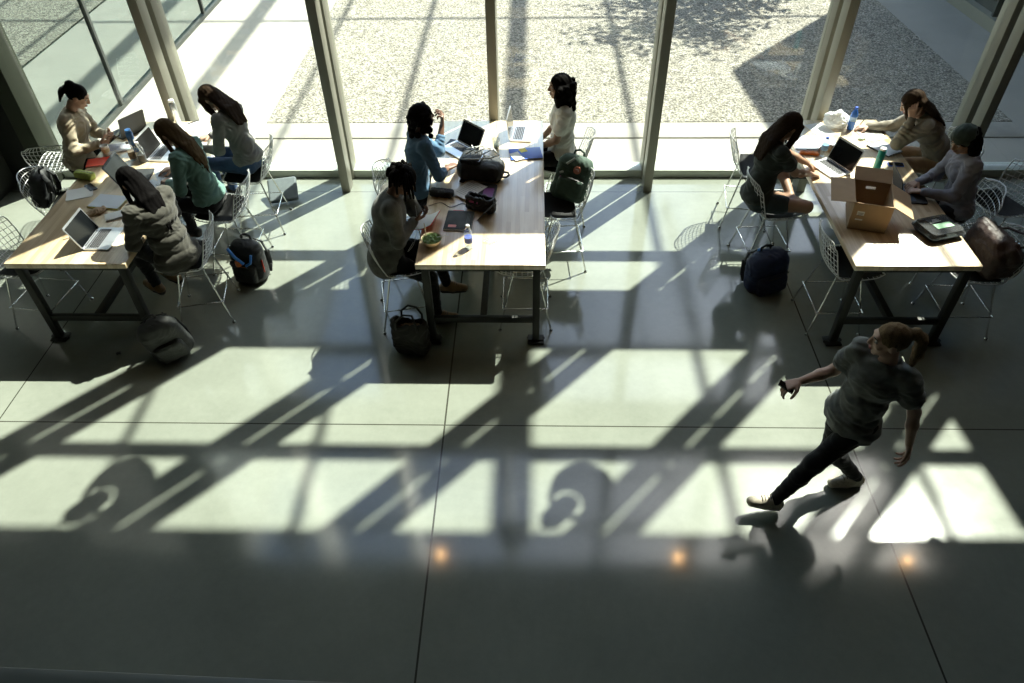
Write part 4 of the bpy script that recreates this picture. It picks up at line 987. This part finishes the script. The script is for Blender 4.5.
def make_person(label, pelvis, face, lean=10, side=0, twist=0, height=1.79, skin_m=SKIN_L, head_yaw=0, head_pitch=0, head_roll=0, head_fwd=.03,
                hands=None, feet=None, top=None, top_len=.0, sleeve='long', loose=1.0, noise=.004, trousers=C_BLACK, leg_cover=1.0, shoes=SHOE_K,
                hair=HAIR_K, style='long', extra=None, hand_n=None, hand_d=None, curl=(35,35), elbow=None, knee=None, quilt=False, h=.0065):
    s = height/1.68; p = Person(); P = np.asarray(pelvis,float); p.s = s; p.P = P
    F0 = V(math.cos(R(face)),math.sin(R(face)),0); R0 = V(F0[1],-F0[0],0)       # forward, right
    def spine(a,b): return nrm(ZU*math.cos(R(a))*math.cos(R(b))+F0*math.sin(R(a))+R0*math.sin(R(b)))
    u1 = spine(lean*.75,side*.7); u2 = spine(lean,side); u3 = spine(lean*1.15,side*1.1)
    waist = P+u1*.17*s; chest = waist+u2*.20*s; nb = chest+u3*.165*s
    Rc = rotv(R0,u2,R(twist)); Rc = nrm(Rc-u2*(Rc@u2)); Fc = np.cross(u2,Rc)
    if Fc@F0 < 0: Fc = -Fc
    Fw = nrm(F0-u1*(F0@u1)); Rw = np.cross(Fw,u1)
    rotc = np.stack([Rc,Fc,u2],1); rotw = np.stack([R0,Fw,u1],1)
    sh = [nb-u3*.045*s+Rc*.158*s*q for q in (1,-1)]       # right, left
    hip = [P+R0*.088*s*q-u1*.01 for q in (1,-1)]
    # head frame
    hf = rotv(F0,ZU,R(head_yaw+twist*.5)); hr = V(hf[1],-hf[0],0); hf = rotv(hf,hr,-R(head_pitch)); hu = np.cross(hr,hf)
    hr = rotv(hr,hf,R(head_roll)); hu = np.cross(hr,hf)
    neck_top = nb+u3*.055*s+F0*head_fwd*s*.6
    hc = neck_top+hu*.105*s+hf*.022*s
    rh = np.stack([hr,hf,hu],1); p.hc, p.rh = hc, rh
    def H(x,y,z): return hc+rh@(np.array([x,y,z])*s)
    p.H = H; p.nb, p.chest, p.u, p.F, p.R, p.Rc, p.Fc = nb,chest,u2,F0,R0,Rc,Fc
    B = Field()
    # torso
    B.ell(P+u1*.02*s, V(.160,.108,.115)*s, rotw, .05); B.ell(waist, V(.118,.088,.13)*s, rotw, .06)
    B.ell(chest+u2*.01, V(.140,.096,.165)*s, rotc, .06)
    B.cone(sh[0]-u3*.01,sh[1]-u3*.01,.050*s,.050*s,.05)
    for q in (1,-1): B.ell(chest+(Rc*.062*q+Fc*.075-u2*.005)*s, V(.056,.048,.056)*s, rotc, .03)
    B.cone(nb-u3*.03*s,neck_top+hu*.02*s,.056*s,.047*s,.035)
    # head with face
    B.ell(H(0,-.012,.022), V(.073,.092,.090)*s, rh, .02); B.ell(H(0,.022,-.030), V(.060,.066,.078)*s, rh, .03)
    B.cone(H(0,.045,-.072),H(0,.062,-.092),.034*s,.022*s,.022)
    B.cone(H(-.03,.073,.034),H(.03,.073,.034),.014*s,.014*s,.02)                     # brow
    for q in (1,-1):
        B.ell(H(.033*q,.098,.010), V(.018,.018,.012)*s, rh, .012, -1)
        B.ell(H(.040*q,.062,-.022), V(.022,.018,.018)*s, rh, .015)
        B.ell(H(.074*q,-.010,-.012), V(.010,.020,.032)*s, rh, .008)
    B.cone(H(0,.088,.020),H(0,.106,-.024),.0085*s,.0125*s,.010); B.ell(H(0,.096,-.030), V(.017,.012,.009)*s, rh, .008)
    B.ell(H(0,.086,-.055), V(.022,.010,.0075)*s, rh, .006); B.ell(H(0,.084,-.067), V(.019,.010,.008)*s, rh, .006)
    # arms
    hands = hands or [None,None]; arms = []
    elbow = elbow or [None,None]; hand_n = hand_n or [None,None]; hand_d = hand_d or [None,None]
    for i,q in ((0,1),(1,-1)):
        t = hands[i]
        t = P+u1*.02+R0*.26*q*s+F0*.05 if t is None else np.asarray(t,float)
        hint = (R0*q*.5-ZU*.8-F0*.25) if elbow[i] is None else np.asarray(elbow[i],float)
        e,wr = ik(sh[i],t,.285*s,.245*s,hint)
        B.cone(sh[i],e,.044*s,.037*s,.03); B.cone(e,(e*.6+wr*.4),.037*s,.036*s,.02); B.cone((e*.6+wr*.4),wr,.036*s,.0235*s,.02)
        d = nrm(wr-e) if hand_d[i] is None else nrm(np.asarray(hand_d[i],float))
        n = -ZU if hand_n[i] is None else np.asarray(hand_n[i],float)
        if abs(nrm(n)@d) > .95: n = -F0
        hand_prims(B,wr,d,n,i == 0,curl[i],s); arms.append((sh[i],e,wr))
    # legs
    feet = feet or [None,None]; knee = knee or [None,None]; legs = []
    for i,q in ((0,1),(1,-1)):
        f = feet[i]
        if f is None: f = (P+F0*.36*s+R0*.10*q, F0)
        ank, fd = np.asarray(f[0],float), nrm(np.asarray(f[1],float))
        if f[0] is not None and len(f) > 2: pass
        if feet[i] is None: ank = np.array([ank[0],ank[1],.335])
        hint = (F0*1.0+ZU*.6+R0*.12*q) if knee[i] is None else np.asarray(knee[i],float)
        k,a = ik(hip[i],ank,.415*s,.405*s,hint)
        B.cone(hip[i],k,.082*s,.052*s,.05); B.cone(k,k*.66+a*.34,.052*s,.050*s,.03); B.cone(k*.66+a*.34,a,.050*s,.034*s,.03)
        toe = a+fd*.135*s-ZU*.048*s; heel = a-fd*.035*s-ZU*.045*s
        if len(f) > 2 and feet[i] is not None: toe = a+fd*.135*s+ZU*f[2]; 
        B.cone(a,toe,.034*s,.024*s,.02); B.cone(heel,a,.030*s,.034*s,.02)
        legs.append((hip[i],k,a,toe,heel,fd))
    p.arms, p.legs = arms, legs
    body = skin('person', B, skin_m, None, h, base=P)
    body.location = P; tag(body,label,'person'); p.body = body
    K = dict(parent=body, base=P)
    # eyes, brows, lips
    for q in (1,-1):
        b = BM(); bmesh.ops.create_uvsphere(b,u_segments=12,v_segments=8,radius=.0125*s)
        obj('eye',b,EYEW,body,180,loc=H(.033*q,.074,.008)-P)
        b = BM(); bmesh.ops.create_uvsphere(b,u_segments=10,v_segments=6,radius=.0068*s)
        obj('iris',b,EYEK,bpy.data.objects[body.children[-1].name] if False else body,180,loc=H(.033*q,.0815,.007)-P)
        b = BM(); tube(b,[H(.016*q,.0905,.030)-P,H(.034*q,.088,.035)-P,H(.052*q,.074,.030)-P],[.0035*s,.004*s,.002*s],6); obj('eyebrow',b,BROWM,body,180)
    b = BM(); tube(b,[H(-.021,.088,-.059)-P,H(-.008,.0965,-.057)-P,H(0,.0965,-.059)-P,H(.008,.0965,-.057)-P,H(.021,.088,-.059)-P],[.002*s,.005*s,.005*s,.005*s,.002*s],6)
    tube(b,[H(-.018,.088,-.065)-P,H(0,.095,-.067)-P,H(.018,.088,-.065)-P],[.002*s,.0055*s,.002*s],6); obj('lips',b,LIPM,body,180)
    # upper garment
    g = .012*loose
    T = Field(); gl = .014*loose
    T.ell(P+u1*(.045-top_len)*s, V(.174+g,.124+g,.09+top_len)*s, rotw, .05); T.ell(waist, V(.124+gl,.094+gl,.14)*s, rotw, .06)
    T.ell(chest+u2*.01, V(.142+gl,.099+gl,.165)*s, rotc, .06); T.cone(sh[0]-u3*.01,sh[1]-u3*.01,.056*s+g*.4,.056*s+g*.4,.05)
    for q in (1,-1): T.ell(chest+(Rc*.062*q+Fc*.077-u2*.01)*s, V(.062,.052,.065)*s, rotc, .035)
    T.cone(chest+u3*.10*s,nb-u3*.005*s,.075*s,.062*s,.03)
    for (a,e,wr) in arms:
        if sleeve == 'long':
            T.cone(a,e,.053*s+g*.5,.045*s+g*.4,.035); T.cone(e,wr-nrm(wr-e)*.012,.046*s+g*.4,.034*s+g*.2,.025)
        elif sleeve == 'mid':
            m = e*.5+wr*.5; T.cone(a,e,.053*s+g*.5,.045*s+g*.4,.035); T.cone(e,m,.046*s+g*.4,.042*s+g*.2,.025)
        else:
            m = a*.42+e*.58; T.cone(a,m,.053*s+g*.5,.053*s+g*.7,.035)
    T.ell(nb+u3*.05*s+Fc*.02*s, V(.062,.066,.062)*s, rotc, .01, -1)
    nz = cloth_noise(noise,1.0,P[0]*7)
    if quilt:
        c0 = cloth_noise(.003,1.3,2.)
        nz = lambda x,y,z: c0(x,y,z)-.010*np.abs(np.sin((z-P[2])*2*np.pi/.085*.5+.25*np.sin(9*(x+y))))+.004
    p.top = skin('shirt' if sleeve != 'long' else 'sweater', T, top, h=h, noise=nz, **K) if top else None
    # trousers
    Q = Field()
    Q.ell(P+u1*.005*s, V(.166,.116,.110)*s, rotw, .05)
    for hp,k,a,toe,heel,fd in legs:
        Q.cone(hp,k if leg_cover >= .6 else hp*(1-leg_cover*1.6)+k*leg_cover*1.6,.090*s,.062*s if leg_cover >= .6 else .085*s,.05)
        if leg_cover >= .6:
            e = k*(1-leg_cover)+a*leg_cover if leg_cover < 1 else a
            Q.cone(k,k*.66+e*.34,.062*s,.058*s,.03); Q.cone(k*.66+e*.34,e,.058*s,.044*s,.03)
    skin('trousers' if leg_cover >= .6 else 'shorts', Q, trousers, h=h, noise=cloth_noise(.003,1.2,P[1]*5), **K)
    # shoes
    if shoes:
        for hp,k,a,toe,heel,fd in legs:
            S = Field(); dn = nrm(np.cross(np.cross(fd,ZU),fd))*-1
            S.cone(heel+ZU*.004,toe*.5+heel*.5+ZU*.01,.042*s,.045*s,.02); S.cone(toe*.5+heel*.5+ZU*.01,toe+fd*.024*s,.046*s,.034*s,.02); S.cone(a-ZU*.01*s,heel*.5+toe*.5+ZU*.03*s,.043*s,.034*s,.025)
            so_ = skin('shoe', S, shoes, h=.0065, **K)
            S2 = Field(); S2.cone(heel-ZU*.026*s,toe*.5+heel*.5-ZU*.026*s,.036*s,.034*s,.01); S2.cone(toe*.5+heel*.5-ZU*.026*s,toe+fd*.02*s-ZU*.018*s,.037*s,.030*s,.01)
            S2.rbox((heel+toe)/2+ZU*.06*s,V(.3,.3,.07)*s,.001,op=-1,k=.004)
            skin('sole', S2, SOLEW if shoes is SHOE_W else SOLE, so_, .006, base=P)
            b = BM(); rt = nrm(np.cross(fd,ZU))
            for j in range(4):
                c = a*(.55-.13*j)+(toe*.45+heel*.05+ZU*.04*s)*(1)-a*0 if False else a+(toe-a)*(.25+.14*j)+ZU*(.043-.004*j)*s
                tube(b,[c-rt*.022*s-P,c+ZU*.006-P,c+rt*.022*s-P],.003*s,5)
            obj('laces',b,LACE,so_,180)
    # hair
    if style: make_hair(p,hair,style,K)
    if extra: extra(p,K)
    return p

def make_hair(p, hm, style, K):
    H,s = p.H,p.s; rh = p.rh; Fd = Field(); rnd = random.Random(int(abs(p.P[0]*1000)))
    back = -p.F
    def cap(o=0.0, up=.0):
        Fd.ell(H(0,-.016,.030+up), V(.083+o,.101+o,.094+o)*s, rh, .02)
    def faceoff(z=-.03, rad=(.064,.075,.085)):
        Fd.ell(H(0,.100,z), V(*rad)*s, rh, .012, -1)
    nzh = lambda x,y,z: .0022*np.sin(120*(x+.4*z)+3*np.sin(20*z))*np.cos(110*(y-.3*z))
    if style in ('long','longstraight'):
        cap(.002); faceoff()
        # curtain of hair behind the shoulders: bundles laid over the back
        for i in range(9):
            t = -1+2*i/8
            a = H(.066*t,-.055-.035*(1-abs(t)),.0); m = p.nb+p.Rc*.072*t*s-p.Fc*(.082-.02*abs(t))*s+ZU*.02
            e = p.chest+p.Rc*(.048*t+rnd.uniform(-.008,.008))*s-p.Fc*(.118+.012*(i%2))*s-p.u*(.0+.09*(1-abs(t))+.05*rnd.random())*s
            Fd.chain([a,m,m*.45+e*.55-p.Fc*.008,e],[.030*s,.025*s,.020*s,.006*s],.014)
        for q in (1,-1):
            Fd.chain([H(.066*q,.012,.035),H(.078*q,.02,-.05),p.nb+p.Rc*.098*q*s+p.Fc*.045*s,p.chest+p.Rc*.085*q*s+p.Fc*.105*s],[.020*s,.020*s,.020*s,.009*s],.015)
    elif style == 'forward':
        cap(.002); faceoff(-.04,(.050,.070,.085))
        for i in range(8):
            t = -1+2*i/7
            a = H(.066*t,-.06-.03*(1-abs(t)),.0); m = p.nb+p.Rc*.085*t*s-p.Fc*.082*s+ZU*.015; e = p.chest+p.Rc*.07*t*s-p.Fc*.122*s+p.u*(.02*rnd.random())*s
            Fd.chain([a,m,e],[.030*s,.026*s,.011*s],.018)
        for q in (1,-1):
            for j in range(3):
                Fd.chain([H(.062*q,.02+.02*j,.045),H(.074*q,.045+.012*j,-.05),H(.060*q,.060+.012*j,-.15),H(.052*q,.055+.01*j,-.26)],[.020*s,.021*s,.018*s,.007*s],.014)
    elif style == 'ponytail':
        cap(-.004,-.004); faceoff(-.025,(.068,.080,.088))
        Fd.cone(H(0,-.10,.060),H(0,-.125,.062),.026*s,.030*s,.02)
        for i in range(5):
            t = -1+.5*i
            Fd.chain([H(.010*t,-.125,.062),H(.02*t,-.165,.02),H(.028*t,-.165,-.08),H(.018*t,-.150,-.17-.02*(i%2))],[.024*s,.026*s,.024*s,.008*s],.014)
    elif style == 'bun':
        cap(-.004,-.002); faceoff(-.025,(.068,.080,.088)); Fd.ell(H(0,-.085,.085), V(.046,.046,.042)*s, rh, .012)
        for i in range(4): Fd.chain([H(.02*(i-1.5),-.10,.06),H(.025*(i-1.5),-.135,-.01),H(.022*(i-1.5),-.125,-.10)],[.022*s,.024*s,.010*s],.014)
    elif style == 'curly':
        cap(.012,.002); faceoff(-.03,(.058,.070,.085))
        for i in range(70):
            a = rnd.uniform(-2.4,2.4); z = rnd.uniform(-.15,.08)
            r = .098+.018*min(1,(.08-z)*6)
            y = -math.cos(a)*r-.012; x = math.sin(a)*r*.9
            if y > .035 and z < .03: continue
            Fd.ell(H(x,y,z), .026*s*rnd.uniform(.8,1.15), None, .012)
    elif style == 'bob':
        cap(.006); faceoff(-.03,(.062,.074,.088))
        big = 1.0 if p.P[0] > 2 else 1.22
        for i in range(26):
            lim = 96 if p.P[0] > 2 else 112; a = R(-lim+2*lim*i/25); r = .092*(.5+.5*big)
            x,y = math.sin(a)*r*.9,-math.cos(a)*r-.01
            Fd.chain([H(x*.95,y*.95,.02),H(x*1.08,y*1.08,-.07),H(x*1.04,y*1.02,-.15)],[.024*s,.030*s*big,.020*s*big],.014)
        for i in range(46):
            a = R(rnd.uniform(-lim,lim)); z = rnd.uniform(-.17*big,.04); Fd.ell(H(math.sin(a)*.105*big,-math.cos(a)*.108*big-.01,z),.021*s*big,None,.012)
    elif style == 'dreads':
        cap(.004)
        faceoff(-.03,(.060,.074,.088))
        hr_ = skin('hair',Fd,hm,h=.0065,noise=nzh,**K)
        for i in range(64):
            a = R(rnd.uniform(-108,108)); z0 = rnd.uniform(.02,.105); r = math.sqrt(max(.05,1-(z0/.125)**2))
            x,y = math.sin(a)*.082*r,-math.cos(a)*.098*r-.014
            out = nrm(rh@np.array([x,y+.01,.02])); L_ = rnd.uniform(.10,.19)
            p0 = H(x,y,z0); p1 = p0+out*.050*s+ZU*.018; p2 = p1+out*.035*s-ZU*L_*.5*s; p3 = p2+out*rnd.uniform(-.005,.025)*s-ZU*L_*.6*s
            b = BM(); pts = []
            for t in np.linspace(0,1,9):
                pts.append((1-t)**3*p0+3*(1-t)**2*t*p1+3*(1-t)*t*t*p2+t**3*p3-p.P)
            tube(b,pts,[.0125*s*(1-.25*t) for t in np.linspace(0,1,9)],7); obj('dreadlock',b,hm,hr_,180)
        return hr_
    return skin('hair',Fd,hm,h=.006,noise=nzh,**K)

def at_table(x,y,z=.0): return V(x,y,TZ+z)
# ---------------- left table
p1 = make_person('person in beige sweatshirt with dark hair tied up, far left of left table',(-4.90,7.06,.775),10,lean=12,side=-4,head_yaw=8,head_pitch=34,
    hands=[(-4.56,6.98,1.02),(-4.54,7.16,1.03)],hand_n=[(0.2,.7,.3),(0.2,-.7,.3)],curl=(50,50),top=C_BEIGE,loose=2.4,noise=.006,top_len=.02,hair=HAIR_K,style='bun',skin_m=SKIN_L,trousers=C_BLACK)
p2 = make_person('person in grey long-sleeved shirt bent over, far end of left table',(-3.04,7.06,.775),168,lean=18,side=6,head_yaw=-2,head_pitch=46,
    hands=[(-3.48,7.26,.965),(-3.46,6.98,.965)],top=C_GREY,loose=1.4,hair=HAIR_B,style='forward',trousers=C_JEAN,skin_m=SKIN_L)
p3 = make_person('person in teal sweater with long light brown hair, writing at left table',(-3.22,6.30,.775),174,lean=14,side=4,head_yaw=-6,head_pitch=36,
    hands=[(-3.62,6.55,.98),(-3.57,6.27,.98)],top=C_TEAL,loose=1.9,noise=.005,hair=HAIR_M,style='long',trousers=C_BLACK,skin_m=SKIN_L)
p4 = make_person('person in quilted grey puffer jacket seen from behind, near end of left table',(-3.24,5.38,.775),150,lean=12,side=-2,head_yaw=6,head_pitch=30,
    hands=[(-3.56,5.74,.98),(-3.60,5.46,.98)],top=C_PUFF,loose=3.0,noise=.006,quilt=True,top_len=.06,hair=HAIR_K,style='long',trousers=C_BLACK,skin_m=SKIN_M,shoes=SHOE_T)
# ---------------- middle table
p5 = make_person('person in blue denim shirt with hand at chin, far left of middle table',(-1.16,6.42,.80),24,lean=12,side=-6,head_yaw=6,head_pitch=-8,
    hands=[(-.84,6.50,1.0),(-.90,6.84,1.30)],hand_n=[(0,0,-1),(-.7,0,.5)],hand_d=[(.6,.8,0),(.15,.1,1)],elbow=[(.2,-1,-.6),(.6,-.2,-1)],curl=(30,70),top=C_BLUE,loose=1.5,top_len=.02,sleeve='mid',hair=HAIR_K,style='curly',skin_m=SKIN_D,trousers=C_BLACK)
p6 = make_person('person with dreadlocks in charcoal knit reading a booklet, middle table',(-1.32,5.42,.775),10,lean=12,side=-4,head_yaw=6,head_pitch=40,
    hands=[(-1.04,5.48,1.07),(-1.08,5.58,1.28)],hand_n=[(-.2,.5,.8),(-1,0,.4)],hand_d=[(.9,.3,.3),(-.1,-.1,1)],elbow=[None,(.5,.3,-1)],curl=(45,80),top=C_KNIT,loose=3.2,noise=.0015,top_len=.10,hair=HAIR_K,style='dreads',skin_m=SKIN_D,trousers=C_BLACK,shoes=SHOE_T,
    feet=[(V(-.90,5.34,.10),V(1,.1,0)),(V(-.82,5.60,.26),V(1,.0,0))])
p7 = make_person('person in white t-shirt with curly black hair sitting upright by the window',(.33,7.22,.775),182,lean=0,side=2,head_yaw=4,head_pitch=2,
    hands=[(.10,7.36,.87),(.09,7.20,.86)],hand_n=[(0,-.5,-1),(0,.5,-1)],top=C_WHITE,loose=1.9,noise=.005,top_len=.02,sleeve='short',hair=HAIR_K,style='bob',skin_m=SKIN_M,trousers=C_BLACK)
# ---------------- right table
p8 = make_person('person in dark t-shirt with bare crossed legs typing at right table',(2.22,6.32,.79),8,lean=10,side=-6,head_yaw=6,head_pitch=30,
    hands=[(2.72,6.40,.995),(2.76,6.62,.985)],top=C_DARK,loose=1.8,noise=.005,top_len=.02,sleeve='short',hair=HAIR_B,style='forward',skin_m=SKIN_M,trousers=C_SHORT,leg_cover=.30,shoes=None,
    feet=[(V(2.40,6.46,.75),V(-.3,1,.2)),(V(2.56,6.30,.79),V(.2,-1,.1))],knee=[(.7,-1,.15),(.6,1,.5)])
p9 = make_person('person in taupe cardigan propping head on raised hand, far right of right table',(4.28,7.05,.775),168,lean=34,side=0,head_yaw=0,head_pitch=34,
    hands=[(3.62,7.42,.975),(3.82,7.00,1.27)],hand_n=[(0,0,-1),(.3,.6,.2)],hand_d=[None,(-.08,.35,.9)],elbow=[None,(.1,-.45,-1.2)],curl=(45,25),top=C_CARD,loose=2.3,noise=.006,top_len=.08,hair=HAIR_B,style='forward',skin_m=SKIN_L,trousers=C_TAN)
def scarf(p,K):
    S = Field(); S.ell(p.H(0,-.010,.034), V(.094,.113,.104)*p.s, p.rh, .01); S.ell(p.H(0,.10,-.05), V(.12,.10,.10)*p.s, p.rh, .01, -1); S.ell(p.H(0,-.12,-.06), V(.13,.12,.10)*p.s, p.rh, .01, -1)
    skin('headscarf',S,C_SCARF,noise=cloth_noise(.004,2.0,1.0),**K)
p10 = make_person('person in lilac-grey sweater with dark headscarf typing at right table',(4.10,6.15,.775),174,lean=10,side=4,head_yaw=26,head_pitch=30,
    hands=[(3.70,6.26,.99),(3.68,6.08,.99)],top=C_LILAC,loose=2.0,noise=.005,top_len=.03,sleeve='long',hair=HAIR_K,style='bob',skin_m=SKIN_M,trousers=C_BLACK,extra=scarf)
# ---------------- walking across the floor
p11 = make_person('person in heather grey t-shirt with a ponytail walking across the floor',(2.235,3.40,.885),205,lean=-1,side=-5,twist=18,head_yaw=-46,head_pitch=6,height=1.80,
    hands=[(1.83,3.50,1.10),(2.53,3.16,.86)],hand_n=[(.2,.0,-1),(-.9,.3,0)],elbow=[(.3,.5,-1),(.9,.5,0)],curl=(65,40),top=C_HEATH,loose=2.2,noise=.007,top_len=.07,sleeve='short',hair=HAIR_G,style='ponytail',skin_m=SKIN_L,trousers=C_BLACK,shoes=SHOE_W,
    feet=[(V(2.50,3.455,.10),V(-1,-.12,0)),(V(1.80,3.20,.12),V(-.95,-.05,.0),.0)],knee=[(-1,0,.2),(-1,-.2,.5)])
